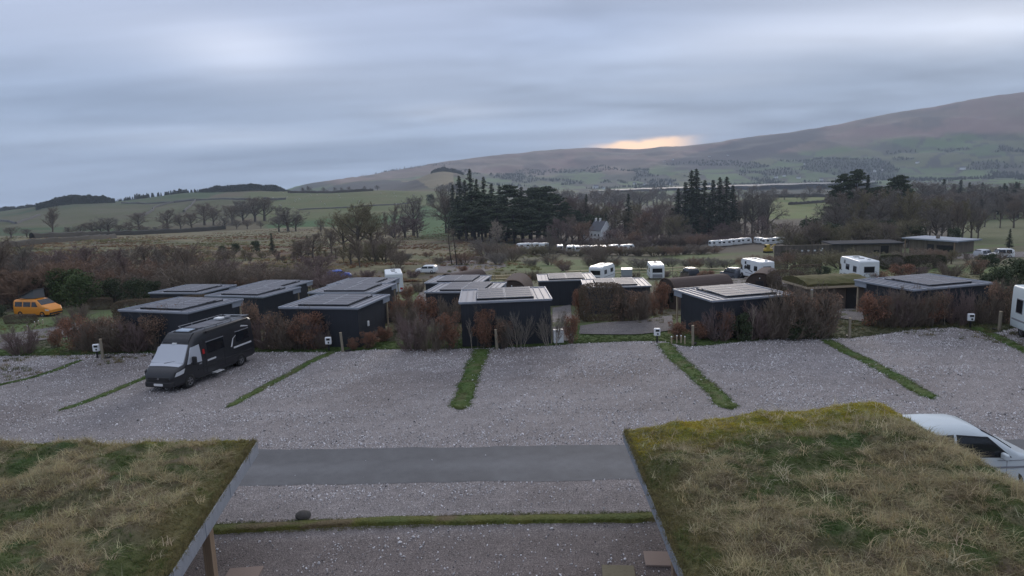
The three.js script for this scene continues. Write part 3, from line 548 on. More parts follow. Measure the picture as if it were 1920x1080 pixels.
  for (let k = 0; k < 260; k++) { const u = rnd(), v = rnd() * 0.95, x = X(u, v), z = Z(u, v); if (edge(u, v) < 0.2) continue; straw.push([x, height(u, v) - 0.01, z, rr(0.6, 1.3), rr(0, 6), vary([0.6, 0.52, 0.34], 0.2), rr(-0.3, 0.3), rr(-0.3, 0.3)]); }
  for (let k = 0; k < 900; k++) { const v = rnd(), u = fasciaSide > 0 ? 1 - 0.006 * rnd() : 0.006 * rnd(), x = X(u, v), z = Z(u, v); mid.push([x, height(u, v) + 0.02, z, rr(0.5, 1.1), rr(0, 6), vary([0.2, 0.175, 0.08], 0.35), 0, (fasciaSide > 0 ? -1 : 1) * rr(0.3, 1.0)]); }
  scatter('dry_grass', tuftStraw, straw, turf); scatter('green_grass', tuftMid, mid, turf); scatter('moss', tuftShort, low, turf);
  // zinc edge in separate sheets, timber deck under the turf
  const fh = o.fh || 0.36, inset = (u, v) => [X(u, v), Z(u, v)], yb = yTop - 0.03 - fh / 2;
  const edgeRun = (p, q, len0, out, mat) => {
    const L = Math.hypot(q[0] - p[0], q[1] - p[1]), n = Math.max(2, Math.round(L / len0)), a = Math.atan2(-(q[1] - p[1]), q[0] - p[0]);
    for (let k = 0; k < n; k++) { const f = (k + 0.5) / n, gq = rbx(L / n - 0.012, fh * rr(0.98, 1.02), 0.03, 0.006); const m = mesh('fascia_panel', gq, mat, t); m.position.set(mix(p[0], q[0], f) + out[0] * (k % 2 ? 0.02 : 0.026), yb + rr(-0.008, 0.008) + (o.rise || 0) * clamp((mix(p[0], q[0], f) - x0) / (x1 - x0)), mix(p[1], q[1], f) + out[1] * 0.022); m.rotation.y = a; }
  };
  const s = fasciaSide > 0 ? 1 : 0;
  edgeRun(inset(s, 0), inset(s, 1), 0.95, [fasciaSide, 0], M.zinc);
  edgeRun(inset(0, 1), inset(1, 1), 1.2, [0, -1], M.zinc);
  edgeRun(inset(1 - s, 0), inset(1 - s, 1), 1.6, [-fasciaSide, 0], M.zinc);
  const deck = new THREE.BufferGeometry(), cs = [[0.01, 0.01], [0.99, 0.01], [0.99, 0.985], [0.01, 0.985]].map(([u, v]) => inset(u, v)), y1 = yTop - 0.14, y0 = yTop - 0.36, DP = [];
  const quad = (a, b, c, d) => DP.push(...a, ...b, ...c, ...a, ...c, ...d), at3 = (c, y) => [c[0], y, c[1]];
  quad(at3(cs[0], y0), at3(cs[3], y0), at3(cs[2], y0), at3(cs[1], y0)); quad(at3(cs[0], y1), at3(cs[1], y1), at3(cs[2], y1), at3(cs[3], y1));
  for (let k = 0; k < 4; k++) { const a = cs[k], b = cs[(k + 1) % 4]; quad(at3(a, y0), at3(b, y0), at3(b, y1), at3(a, y1)); }
  deck.setAttribute('position', new THREE.Float32BufferAttribute(DP, 3)); deck.computeVertexNormals(); mesh('roof_deck', deck, M.timber, t);
  for (const [px, pz, hh] of o.posts) mesh('post', rbx(0.2, hh || yTop - 0.36, 0.2, 0.012, px, (hh || yTop - 0.36) / 2, pz), M.timber, t);
  return t;
}
{
  const p = (px, py, y) => { const v = ray(px, py), t = (y - EYE) / v.y; return [v.x * t, v.z * t]; };
  const a = p(480, 826, 2.6), b = p(313, 1080, 2.6), s = (a[0] - b[0]) / (a[1] - b[1]);
  shelter('turf-roofed shelter with grey zinc edge at lower left', -19, a[0], a[1] + 10, a[1], 2.6, s * -10, 1, { seed: 31, ztilt: 0.03, mound: (x, z) => 0.12 + 0.12 * sst(-9, -14, x), posts: [[-7.22, -13.9], [-15, -13.6], [-15, -16.4]], moss: 1.2, mossK: 0.55, dry: 1.3 });
  const c = p(1171, 808, 2.6), d = p(1285, 1080, 2.6), s2 = (c[0] - d[0]) / (c[1] - d[1]);
shelter('turf-roofed shelter with mossy far rim at lower right', c[0], 10.2, c[1] + 10, c[1], 2.6, s2 * -10, -1, { seed: 47, rise: 0.56, fh: 0.25, ztilt: -0.15 / 8, sk: (u) => 1 - u * 0.95, mound: (x, z) => 0.15, posts: [[3.72, -14.35], [9.6, -13.9], [9.6, -16.6]], moss: 2.9, mossK: 1, dry: 0.85 });
}
// paving slabs at the feet of the posts
{
  const lab = ['square paving slab beside the left shelter post', 'square paving slab beside the right shelter post', 'mossy paving slab left of the right shelter post'];
  [[454, 1082, 0.85], [1236, 1050, 0.75], [1160, 1078, 0.8]].forEach(([px, py, s], i) => { const q = P0(px, py), m = mesh('paving_slab', rbx(s, 0.05, s * 0.85, 0.012, 0, 0, 0), i === 2 ? std([0.17, 0.15, 0.1], 0.95, { map: grain }) : M.slab); m.position.set(q[0], 0.03, q[1]); m.rotation.y = i ? -0.1 : 0.06; tag(m, lab[i], 'paving slab'); });
  seed = 5; const q = P0(568, 972), g = new THREE.IcosahedronGeometry(0.19, 3), p = g.attributes.position; for (let i = 0; i < p.count; i++) { const k = 0.8 + 0.5 * fbm(p.getX(i) * 6 + 5, p.getZ(i) * 6 + p.getY(i) * 5, 3); p.setXYZ(i, p.getX(i) * k * 1.1, p.getY(i) * k * 0.75, p.getZ(i) * k); } g.computeVertexNormals();
  const m = mesh('boulder', g, std([0.075, 0.07, 0.066], 0.95, { map: grain })); m.position.set(q[0], 0.09, q[1]); tag(m, 'small dark boulder on the gravel by the mossy grass strip', 'boulder');
}

// ------------------------------------------------------------------ vehicles: a body lofted through cross-sections
// stations along x (front is +x): b bottom, t top, w half width, r top corner radius, k how far the sides lean in above the belt
function makeLoft(st, belt = 1.1, rb = 0.12) {
  const at = (x) => { let i = 0; while (i < st.length - 2 && x > st[i + 1].x) i++; const a = st[i], b = st[i + 1], u = clamp((x - a.x) / (b.x - a.x)), o = {}; for (const k of ['b', 't', 'w', 'r', 'k']) o[k] = mix(a[k], b[k], u); return o; };
  const lean = (s, y) => s.k * Math.pow(clamp((y - belt) / Math.max(0.1, 2.6 - belt)), 1.4);
  const half = (s) => {
    const pts = [[0, s.b]], r = Math.min(s.r, (s.t - s.b) * 0.45), q = Math.min(rb, (s.t - s.b) * 0.2);
    for (let k = 0; k <= 3; k++) { const a = -Math.PI / 2 + k / 3 * Math.PI / 2; pts.push([s.w - q + q * Math.cos(a), s.b + q + q * Math.sin(a)]); }
    for (let k = 1; k < 5; k++) { const y = mix(s.b + q, s.t - r, k / 5); pts.push([s.w, y]); }
    for (let k = 0; k <= 5; k++) { const a = k / 5 * Math.PI / 2; pts.push([s.w - r + r * Math.cos(a), s.t - r + r * Math.sin(a)]); }
    pts.push([(s.w - r) * 0.5, s.t + 0.012], [0, s.t + 0.016]);
    return pts.map(([z, y]) => [Math.max(0, z - (z > 0.3 ? lean(s, y) : 0)), y]);
  };
  const P = [], I = []; let n = 0;
  st.forEach((s, i) => { const h = half(s), ring = [...h, ...h.slice(1, -1).reverse().map(([z, y]) => [-z, y])]; n = ring.length; for (const [z, y] of ring) P.push(s.x, y, z); if (i) for (let k = 0; k < n; k++) { const a = (i - 1) * n + k, b = (i - 1) * n + (k + 1) % n; I.push(a, b, a + n, b, b + n, a + n); } });
  for (const e of [0, st.length - 1]) { const c = P.length / 3; P.push(st[e].x, (st[e].b + st[e].t) / 2, 0); for (let k = 0; k < n; k++) { const a = e * n + k, b = e * n + (k + 1) % n; if (e) I.push(a, b, c); else I.push(b, a, c); } }
  const g = new THREE.BufferGeometry(); g.setAttribute('position', new THREE.Float32BufferAttribute(P, 3)); g.setIndex(I);
  const slab = (grid, nu, nv) => {   // a thin closed skin over a grid of [outer, inner] points
    const Q = [], J = [], m = (nu + 1) * (nv + 1); for (const s of [0, 1]) for (const p of grid) Q.push(...p[s]);
    for (let i = 0; i < nu; i++) for (let j = 0; j < nv; j++) { const a = i * (nv + 1) + j, b = a + 1, c = a + nv + 1, d = c + 1; J.push(a, b, c, b, d, c, m + a, m + c, m + b, m + b, m + c, m + d); }
    const rim = (a, b) => J.push(a, m + a, b, b, m + a, m + b);
    for (let j = 0; j < nv; j++) { rim(j + 1, j); rim(nu * (nv + 1) + j, nu * (nv + 1) + j + 1); } for (let i = 0; i < nu; i++) { rim(i * (nv + 1), (i + 1) * (nv + 1)); rim((i + 1) * (nv + 1) + nv, i * (nv + 1) + nv); }
    const h = new THREE.BufferGeometry(); h.setAttribute('position', new THREE.Float32BufferAttribute(Q, 3)); h.setIndex(J); return toCreasedNormals(h, 0.6);
  };
  return {
    geo: toCreasedNormals(g, 0.55), at,
    // patch on a flank between four corners [x, y]
    side(s, c, off = 0.008, nu = 8, nv = 6) {
      const grid = []; for (let i = 0; i <= nu; i++) for (let j = 0; j <= nv; j++) { const u = i / nu, v = j / nv, x = mix(mix(c[0][0], c[1][0], u), mix(c[3][0], c[2][0], u), v), y = mix(mix(c[0][1], c[1][1], u), mix(c[3][1], c[2][1], u), v), q = at(x), z = q.w - lean(q, y); grid.push([[x, y, s * (z + off)], [x, y, s * (z - 0.03)]]); }
      return slab(grid, nu, nv);
    },
    // patch on the top surface: x from x0 to x1, half widths at each end
    top(x0, x1, z0, z1, off = 0.01, zc = 0, nu = 12, nv = 8, arch = 0) {
      const grid = []; for (let i = 0; i <= nu; i++) for (let j = 0; j <= nv; j++) { const u = i / nu, x = mix(x0, x1, u), z = zc + mix(-1, 1, j / nv) * mix(z0, z1, u), q = at(x), e = at(x + 0.03), w = at(x - 0.03), sl = (e.t - w.t) / 0.06, l = Math.hypot(sl, 1), y = q.t + 0.012 - arch * z * z; grid.push([[x - off * sl / l, y + off / l, z], [x + 0.03 * sl / l, y - 0.03 / l, z]]); }
      return slab(grid, nu, nv);
    },
    end(sx, y0, y1, z0, z1, off = 0.01) { const s = st[sx > 0 ? st.length - 1 : 0]; return bx(0.04, y1 - y0, z1 - z0, s.x + sx * (off - 0.02 + 0.005), (y0 + y1) / 2, (z0 + z1) / 2); },
  };
}
function wheel(parent, x, z, r, w, alloyMat = M.alloy) {
  const s = Math.sign(z), arch = new THREE.CylinderGeometry(r * 1.16, r * 1.16, 0.24, 26); arch.rotateX(Math.PI / 2).translate(x, r * 1.04, z - s * 0.085); mesh('wheel_arch', arch, M.black, parent);
  const ty = new THREE.LatheGeometry([[r * 0.6, -w / 2], [r * 0.93, -w / 2], [r, -w * 0.36], [r, w * 0.36], [r * 0.93, w / 2], [r * 0.6, w / 2], [r * 0.58, 0], [r * 0.6, -w / 2]].map((p) => new THREE.Vector2(...p)), 26); ty.rotateX(Math.PI / 2).translate(x, r, z);
  const t = mesh('wheel', ty, M.rubber, parent); const rim = [];
  for (let k = 0; k < 5; k++) { const sp = new THREE.BoxGeometry(r * 0.16, r * 0.56, 0.03); sp.translate(0, r * 0.3, 0).rotateZ(k * 1.2566).translate(x, r, z + s * w * 0.36); rim.push(sp); }
  const ring = new THREE.TorusGeometry(r * 0.57, r * 0.05, 6, 22); ring.translate(x, r, z + s * w * 0.38); rim.push(ring);
  const hub = new THREE.CylinderGeometry(r * 0.15, r * 0.15, 0.05, 10); hub.rotateX(Math.PI / 2).translate(x, r, z + s * w * 0.38); rim.push(hub);
  mesh('rim', rim, alloyMat, t);
}
// black panel-van camper with silver thermal screens
{
  const paint = std([0.022, 0.023, 0.027], 0.3, { }), trim = std([0.02, 0.02, 0.022], 0.7), cover = std([0.5, 0.53, 0.58], 0.55, { metalness: 0.25, bumpMap: grainBump, bumpScale: 0.05 }), stripe = std([0.62, 0.63, 0.64], 0.4);
  const S = (x, b, t, w, r = 0.2, k = 0.13) => ({ x, b, t, w, r, k });
  const L = makeLoft([S(-3.18, 0.42, 2.42, 0.93, 0.25), S(-3.12, 0.36, 2.56, 0.99), S(-2.9, 0.32, 2.62, 1.02), S(0.5, 0.3, 2.66, 1.025), S(1.15, 0.3, 2.64, 1.025, 0.24), S(1.42, 0.3, 2.56, 1.02, 0.26), S(1.68, 0.3, 2.34, 1.02, 0.28), S(1.85, 0.3, 2.12, 1.02, 0.26), S(2.12, 0.3, 1.78, 1.02, 0.22), S(2.42, 0.28, 1.4, 1.02, 0.18), S(2.55, 0.27, 1.28, 1.01, 0.18), S(2.85, 0.26, 1.13, 0.97, 0.2), S(3.02, 0.26, 1.02, 0.9, 0.2), S(3.12, 0.26, 0.88, 0.8, 0.16), S(3.18, 0.3, 0.72, 0.7, 0.1)]);
  const F = P0(350, 729), R = P0(455, 684), dx = F[0] - R[0], dz = F[1] - R[1], l = Math.hypot(dx, dz), ux = dx / l, uz = dz / l, mx = (F[0] + R[0]) / 2, mz = (F[1] + R[1]) / 2;
  // the wheels seen are on the passenger side: step back half a track, then from mid wheelbase to the body's middle
  const side = [-uz, ux], sgn = side[0] < 0 ? 1 : -1, cx = mx + sgn * side[0] * 0.92 - ux * 0.2, cz = mz + sgn * side[1] * 0.92 - uz * 0.2;
  const t = thing('black_campervan', 'black high-roof campervan with silver screens over its windscreen, parked on the gravel', 'campervan', [cx, 0.008, cz], Math.atan2(-uz, ux));
  const NS = sgn * 1 > 0 ? ((side[0] * sgn) * -uz + (side[1] * sgn) * ux > 0 ? -1 : 1) : ((side[0] * sgn) * -uz + (side[1] * sgn) * ux > 0 ? -1 : 1);   // flank turned to the camera, as +z or -z of the van
  mesh('body', L.geo, paint, t);
  mesh('screen_cover', [L.top(1.86, 2.5, 0.8, 0.96, 0.035, 0, 12, 8, 0.02), L.top(2.5, 2.72, 0.96, 0.86, 0.035, 0, 4, 8, 0.04)], cover, t);
  for (const s of [-1, 1]) mesh('window_cover', L.side(s, [[1.28, 1.12], [2.32, 1.22], [1.9, 1.98], [1.32, 2.02]], 0.03), cover, t).userData.label = 'silver screen over a cab side window';
  mesh('roof_cap', L.top(1.3, 1.8, 0.74, 0.78, 0.015), M.glass, t);
  const sky = mesh('skylight', [L.top(0.75, 1.25, 0.42, 0.4, 0.05)], std([0.25, 0.32, 0.4], 0.08), t); mesh('skylight_frame', [L.top(0.68, 1.32, 0.5, 0.5, 0.03)], trim, sky);
  for (let k = 0; k < 2; k++) mesh('solar_panel', [L.top(-1.35 + k * 0.98, -0.42 + k * 0.98, 0.5, 0.5, 0.04)], M.panel, t);
  mesh('roof_vent', [rbx(0.42, 0.12, 0.42, 0.04, -1.75, 2.74, 0.1)], M.white, t); mesh('aerial_dome', rbx(0.3, 0.1, 0.3, 0.04, -2.3, 2.72, 0.0), M.grey, t); mesh('roof_spoiler', rbx(0.3, 0.05, 1.6, 0.02, -3.02, 2.66, 0), paint, t);
  for (const s of [-1, 1]) mesh('roof_rail', [tube([-2.9, 2.72, s * 0.78], [0.6, 2.76, s * 0.78], 0.022, 0.022), ...[-2.8, -1.6, -0.4, 0.5].map((x) => bx(0.06, 0.1, 0.04, x, 2.69, s * 0.78))], M.grey, t);
  mesh('awning_case', [bx(3.4, 0.12, 0.1, -1.0, 2.52, NS * 0.98)], trim, t);
  for (const s of [-1, 1]) {
    mesh('side_window', L.side(s, [[-0.55, 1.4], [0.75, 1.4], [0.75, 1.98], [-0.55, 1.98]], 0.012), M.glass, t);
    mesh('side_window', L.side(s, [[-2.7, 1.45], [-1.6, 1.45], [-1.6, 1.98], [-2.7, 1.98]], 0.012), M.glass, t);
    for (const [xa, xb] of [[-0.6, 0.8], [-2.75, -1.55]]) mesh('window_trim', L.side(s, [[xa, 1.995], [xb, 1.995], [xb, 2.03], [xa, 2.03]], 0.014), M.grey, t);
    mesh('swoosh_stripe', [L.side(s, [[-1.18, 1.28], [-1.06, 1.28], [-1.3, 1.7], [-1.36, 1.7]], 0.01), L.side(s, [[-1.36, 1.7], [-1.3, 1.7], [-1.95, 2.0], [-1.95, 1.97]], 0.01)], stripe, t);
    mesh('side_stripe', L.side(s, [[-2.85, 1.14], [-1.3, 1.14], [-1.3, 1.23], [-2.85, 1.23]], 0.01), stripe, t);
    mesh('side_stripe', L.side(s, [[0.2, 1.0], [0.85, 1.0], [0.85, 1.09], [0.2, 1.09]], 0.01), stripe, t);
    mesh('side_stripe', L.side(s, [[-2.75, 2.1], [-2.1, 2.2], [-2.2, 2.28], [-2.75, 2.14]], 0.01), stripe, t);
    mesh('rubbing_strip', L.side(s, [[-2.9, 0.72], [1.6, 0.72], [1.6, 0.8], [-2.9, 0.8]], 0.02, 20), trim, t);
    mesh('sill', L.side(s, [[-1.35, 0.3], [1.75, 0.3], [1.75, 0.42], [-1.35, 0.42]], 0.012, 12), trim, t);
    mesh('door_seam', [1.2, 0.95, -0.5].map((x) => L.side(s, [[x - 0.008, 0.45], [x + 0.008, 0.45], [x + 0.008, 2.2], [x - 0.008, 2.2]], 0.006, 1, 8)), M.black, t);
    mesh('door_handle', [L.side(s, [[1.3, 1.0], [1.48, 1.0], [1.48, 1.06], [1.3, 1.06]], 0.03)], M.grey, t);
    const h = mesh('headlight', [L.side(s, [[2.6, 0.86], [3.06, 0.78], [2.98, 0.98], [2.5, 1.08]], 0.02)], M.lamp, t); mesh('headlight_bezel', [L.side(s, [[2.52, 0.81], [3.1, 0.73], [3.02, 1.02], [2.44, 1.13]], 0.012)], M.black, h);
    const m = mesh('wing_mirror', rbx(0.14, 0.42, 0.24, 0.05, 1.98, 1.35, s * 1.2), trim, t); mesh('mirror_arm', tube([2.1, 1.2, s * 0.96], [2.0, 1.25, s * 1.14], 0.03, 0.025), trim, m);
    mesh('tail_light', rbx(0.05, 0.7, 0.12, 0.02, -3.13, 1.2, s * 0.88), M.red, t);
  }
  mesh('reflector', L.side(NS, [[0.98, 1.45], [1.13, 1.45], [1.13, 1.7], [0.98, 1.7]], 0.012), M.red, t);
  mesh('bumper', [rbx(0.34, 0.3, 1.66, 0.08, 3.04, 0.4, 0)], trim, t);
  const gr = mesh('grille', [rbx(0.06, 0.22, 1.2, 0.02, 3.165, 0.66, 0)], M.black, t); mesh('badge', [cyl(0.055, 0.055, 0.02, 0, 0, 0, 5).rotateZ(Math.PI / 2).translate(3.2, 0.7, 0)], M.alloy, gr);
  mesh('number_plate', rbx(0.02, 0.12, 0.52, 0.005, 3.222, 0.4, 0), std([0.72, 0.72, 0.72], 0.5), t);
  mesh('wiper', tube([2.58, 1.33, 0.1], [2.42, 1.44, -0.6], 0.012, 0.01), M.black, t); mesh('front_camera', rbx(0.1, 0.07, 0.24, 0.02, 1.86, 2.17, 0), M.white, t);
  for (const x of [2.23, -1.81]) for (const s of [-1, 1]) wheel(t, x, s * 0.92, 0.35, 0.24);
  mesh('mud_flap', [bx(0.02, 0.3, 0.26, -2.25, 0.26, 0.9), bx(0.02, 0.3, 0.26, -2.25, 0.26, -0.9)], M.rubber, t);
  const st = mesh('side_step', [rbx(0.62, 0.035, 0.32, 0.01, 0.35, 0.33, NS * 1.2), bx(0.04, 0.05, 0.3, 0.1, 0.3, NS * 1.06), bx(0.04, 0.05, 0.3, 0.6, 0.3, NS * 1.06)], std([0.55, 0.56, 0.57], 0.5, { metalness: 0.4 }), t);
}
// white people carrier beside the right turf roof
{
  const body = std([0.6, 0.66, 0.68], 0.22), S = (x, b, t, w, r = 0.18, k = 0.42) => ({ x, b, t, w, r, k });
  const L = makeLoft([S(-2.4, 0.4, 1.55, 0.8, 0.2), S(-2.3, 0.3, 1.8, 0.86, 0.24), S(-2.0, 0.24, 1.92, 0.9, 0.26), S(-0.5, 0.22, 1.97, 0.91, 0.28), S(0.25, 0.22, 1.95, 0.91, 0.28), S(0.6, 0.22, 1.86, 0.91, 0.26), S(1.05, 0.22, 1.6, 0.91, 0.18), S(1.5, 0.22, 1.28, 0.91, 0.12), S(1.65, 0.22, 1.18, 0.9, 0.12), S(2.1, 0.22, 1.06, 0.86, 0.14), S(2.4, 0.24, 0.9, 0.76, 0.14), S(2.5, 0.3, 0.72, 0.64, 0.1)], 0.98, 0.1);
  const W = P0(1900, 898), t = thing('white_people_carrier', 'white people carrier parked beyond the right turf roof', 'van', [13.22, 0.01, -19.0], rad(-2));
  mesh('body', L.geo, body, t);
  for (const s of [-1, 1]) {
    const q = mesh('front_window', L.side(s, [[-0.1, 1.14], [1.32, 1.12], [0.72, 1.62], [-0.1, 1.7]], 0.008), M.glass, t); mesh('window_seal', L.side(s, [[-0.15, 1.09], [1.42, 1.07], [0.76, 1.67], [-0.15, 1.75]], 0.003), M.black, q);
    for (const [a, b] of [[-1.0, -0.28], [-2.0, -1.12]]) { const e = mesh('side_window', L.side(s, [[a, 1.14], [b, 1.14], [b, 1.7], [a, 1.66]], 0.008), M.glass, t); mesh('window_seal', L.side(s, [[a - 0.05, 1.09], [b + 0.05, 1.09], [b + 0.05, 1.75], [a - 0.05, 1.71]], 0.003), M.black, e); }
    mesh('door_seam', [-0.2, 1.28, -1.06].map((x) => L.side(s, [[x - 0.008, 0.4], [x + 0.008, 0.4], [x + 0.008, 1.07], [x - 0.008, 1.07]], 0.004, 1, 6)), M.grey, t);
    mesh('side_moulding', L.side(s, [[-2.1, 0.74], [2.1, 0.74], [2.1, 0.8], [-2.1, 0.8]], 0.015, 20), M.grey, t); mesh('waist_line', L.side(s, [[1.0, 0.98], [2.0, 0.98], [2.0, 0.995], [1.0, 0.995]], 0.01, 8), M.grey, t);
    mesh('door_handle', L.side(s, [[-0.15, 0.84], [0.02, 0.84], [0.02, 0.88], [-0.15, 0.88]], 0.025), body, t);
    mesh('wing_mirror', rbx(0.14, 0.2, 0.26, 0.06, 1.12, 1.16, s * 1.04), body, t);
    const h = mesh('headlight', L.side(s, [[2.0, 0.74], [2.36, 0.7], [2.3, 0.84], [2.0, 0.92]], 0.012), M.lamp, t);
  }
  mesh('windscreen', L.top(0.68, 1.46, 0.6, 0.78, 0.008), M.glass, t); mesh('wiper', tube([1.55, 1.28, 0.2], [1.35, 1.43, -0.4], 0.01, 0.01), M.black, t);
  mesh('bumper', rbx(0.3, 0.26, 1.5, 0.08, 2.28, 0.4, 0), body, t);
  for (const x of [1.5, -1.45]) for (const s of [-1, 1]) wheel(t, x, s * 0.8, 0.32, 0.2);
}
// coachbuilt motorhomes, caravans and cars
function motorhome(name, label, pos, turn, o = {}) {
  const t = thing(name, label, 'motorhome', pos, turn), S = (x, b, t2, w, r = 0.12, k = 0.03) => ({ x, b, t: t2, w, r, k });
  const body = o.body || M.whiteBody, len = o.len || 3.2;
  const L = makeLoft([S(-len, 0.5, 2.7, 1.1), S(-len + 0.1, 0.42, 2.84, 1.13), S(1.2, 0.42, 2.88, 1.13), S(1.95, 0.9 + 0.9, 2.86, 1.12), S(2.3, 1.95, 2.78, 1.1, 0.2), S(2.6, 2.05, 2.5, 1.0, 0.2)], 1.2, 0.06);
  mesh('body', L.geo, body, t);
  const C = makeLoft([S(1.1, 0.3, 2.0, 0.98, 0.1, 0.2), S(1.8, 0.3, 1.98, 0.98, 0.15, 0.2), S(2.35, 0.3, 1.4, 0.97, 0.15, 0.2), S(2.9, 0.3, 1.1, 0.9, 0.15, 0.2), S(3.05, 0.35, 0.75, 0.75, 0.1, 0.2)], 1.0, 0.08);
  mesh('cab', C.geo, body, t); mesh('windscreen', C.top(1.9, 2.34, 0.75, 0.84, 0.01), M.glass, t);
  for (const s of [-1, 1]) { mesh('cab_window', C.side(s, [[1.35, 1.15], [2.2, 1.15], [1.85, 1.7], [1.35, 1.75]], 0.02), M.glass, t); mesh('wing_mirror', rbx(0.12, 0.35, 0.2, 0.04, 2.1, 1.4, s * 1.14), M.black, t);
    for (const [a, b, y0, y1] of o.win || [[-2.5, -1.6, 1.45, 2.1], [-0.5, 0.5, 1.5, 2.1], [0.75, 1.1, 2.15, 2.5]]) { const q = mesh('side_window', L.side(s, [[a, y0], [b, y0], [b, y1], [a, y1]], 0.015), M.glass, t); mesh('window_frame', L.side(s, [[a - 0.05, y0 - 0.05], [b + 0.05, y0 - 0.05], [b + 0.05, y1 + 0.05], [a - 0.05, y1 + 0.05]], 0.008), M.grey, q); }
    mesh('skirt_stripe', L.side(s, [[-3.0 + (3.2 - len), 0.85], [1.0, 0.85], [1.0, 0.95], [-3.0 + (3.2 - len), 0.95]], 0.006), M.grey, t); }
  const rw = mesh('rear_window', L.end(-1, 1.5, 2.15, -0.55, 0.55), M.glass, t); mesh('window_frame', L.end(-1, 1.45, 2.2, -0.6, 0.6, 0.004), M.grey, rw);
  mesh('rear_lamp_bar', [L.end(-1, 0.75, 1.0, -1.0, -0.7), L.end(-1, 0.75, 1.0, 0.7, 1.0)], M.red, t);
  if (o.rack) mesh('cycle_rack', [tube([-len - 0.3, 0.9, -0.6], [-len - 0.3, 0.9, 0.6], 0.03, 0.03), tube([-len, 1.3, -0.5], [-len - 0.35, 0.9, -0.5], 0.025, 0.025), tube([-len, 1.3, 0.5], [-len - 0.35, 0.9, 0.5], 0.025, 0.025), new THREE.TorusGeometry(0.3, 0.025, 6, 18).rotateY(Math.PI / 2).translate(-len - 0.3, 1.15, -0.35), new THREE.TorusGeometry(0.3, 0.025, 6, 18).rotateY(Math.PI / 2).translate(-len - 0.3, 1.15, 0.35)], M.grey, t);
  mesh('roof_light', [L.top(-1.2, -0.7, 0.25, 0.25, 0.06)], M.grey, t); mesh('roof_light', [L.top(0.2, 0.7, 0.3, 0.3, 0.06)], M.glass, t); mesh('roof_vent', rbx(0.35, 0.14, 0.35, 0.04, -2.3, 2.95, 0.3), M.white, t);
  if (o.graphic) for (const s of [-1, 1]) mesh('side_graphic', [L.side(s, [[0.2, 1.6], [1.2, 1.35], [1.3, 1.75], [0.9, 2.0]], 0.012), L.side(s, [[-1.2, 1.1], [0.3, 1.45], [0.3, 1.55], [-1.2, 1.25]], 0.012)], M.black, t);
  for (const x of [2.2, -len + 1.2]) for (const s of [-1, 1]) wheel(t, x, s * 0.95, 0.34, 0.22);
  return t;
}
const standOn = (px, py, d) => { const q = bearing(px, py, d); return [q.x, q.y + 0.01, q.z]; };
motorhome('white_motorhome', 'white motorhome with black window and rear rack, right of centre above the huts', standOn(1607, 514, 87), rad(84), { rack: true });
motorhome('white_motorhome', 'white motorhome with black swoosh graphics beside a grey car', standOn(1417, 505, 100), rad(97), { graphic: true, rack: true });
{ const t = motorhome('white_motorhome', 'large white motorhome cut off by the right edge of the frame', [0, 0, 0], 0, { body: std([0.62, 0.7, 0.72], 0.35), len: 3.4, win: [[-2.75, -2.1, 1.35, 2.1], [-0.5, 0.5, 1.5, 2.1]] }); const a = P0(1891, 623), b = P0(1935, 643), l = Math.hypot(b[0] - a[0], b[1] - a[1]), ux = (b[0] - a[0]) / l, uz = (b[1] - a[1]) / l; t.rotation.y = Math.atan2(-uz, ux); t.position.set(a[0] + ux * 3.4 + uz * 1.13, 0.01, a[1] + uz * 3.4 - ux * 1.13); }
function caravan(name, label, pos, turn, o = {}) {
  const t = thing(name, label, 'caravan', pos, turn, o.group), S = (x, b, t2, w, r = 0.16, k = 0.05) => ({ x, b, t: t2, w, r, k });
  const L = makeLoft([S(-2.6, 0.55, 2.3, 1.02), S(-2.45, 0.42, 2.5, 1.1), S(-1.8, 0.4, 2.6, 1.13), S(1.8, 0.4, 2.6, 1.13), S(2.3, 0.42, 2.35, 1.1), S(2.6, 0.5, 1.5, 1.02), S(2.68, 0.6, 1.0, 0.95)], 1.2, 0.08);
  mesh('body', L.geo, M.whiteBody, t);
  mesh('front_window', L.top(2.32, 2.58, 0.85, 0.85, 0.012), M.glass, t); mesh('rear_window', L.end(-1, 1.35, 2.0, -0.75, 0.75), M.glass, t);
  if (o.locker) mesh('rear_locker', L.end(-1, 0.6, 1.1, -0.75, 0.75), M.grey, t);
  for (const s of [-1, 1]) { mesh('side_window', L.side(s, [[-1.9, 1.4], [-0.9, 1.4], [-0.9, 2.0], [-1.9, 2.0]], 0.012), M.glass, t); mesh('side_window', L.side(s, [[0.5, 1.4], [1.6, 1.4], [1.6, 2.0], [0.5, 2.0]], 0.012), M.glass, t); mesh('stripe', L.side(s, [[-2.2, 0.95], [2.2, 0.95], [2.2, 1.03], [-2.2, 1.03]], 0.008), M.grey, t); wheel(t, -0.1, s * 0.98, 0.32, 0.2); }
  mesh('roof_light', L.top(-0.5, 0.1, 0.35, 0.35, 0.06), M.grey, t); mesh('roof_light', L.top(1.0, 1.4, 0.2, 0.2, 0.06), M.grey, t);
  mesh('tow_bar', [tube([2.5, 0.5, 0.5], [3.7, 0.45, 0], 0.04, 0.04), tube([2.5, 0.5, -0.5], [3.7, 0.45, 0], 0.04, 0.04), cyl(0.04, 0.04, 0.45, 3.5, 0.23, 0)], M.steel, t);
  return t;
}
caravan('white_caravan', 'white caravan with long roof seen end-on, above the clipped-hedge hut', standOn(1129, 503, 96), rad(60), { locker: true });
caravan('white_caravan', 'white caravan with dark lower panel facing the camera, in front of the rail fence', standOn(1229, 506, 104), rad(84), { locker: true });
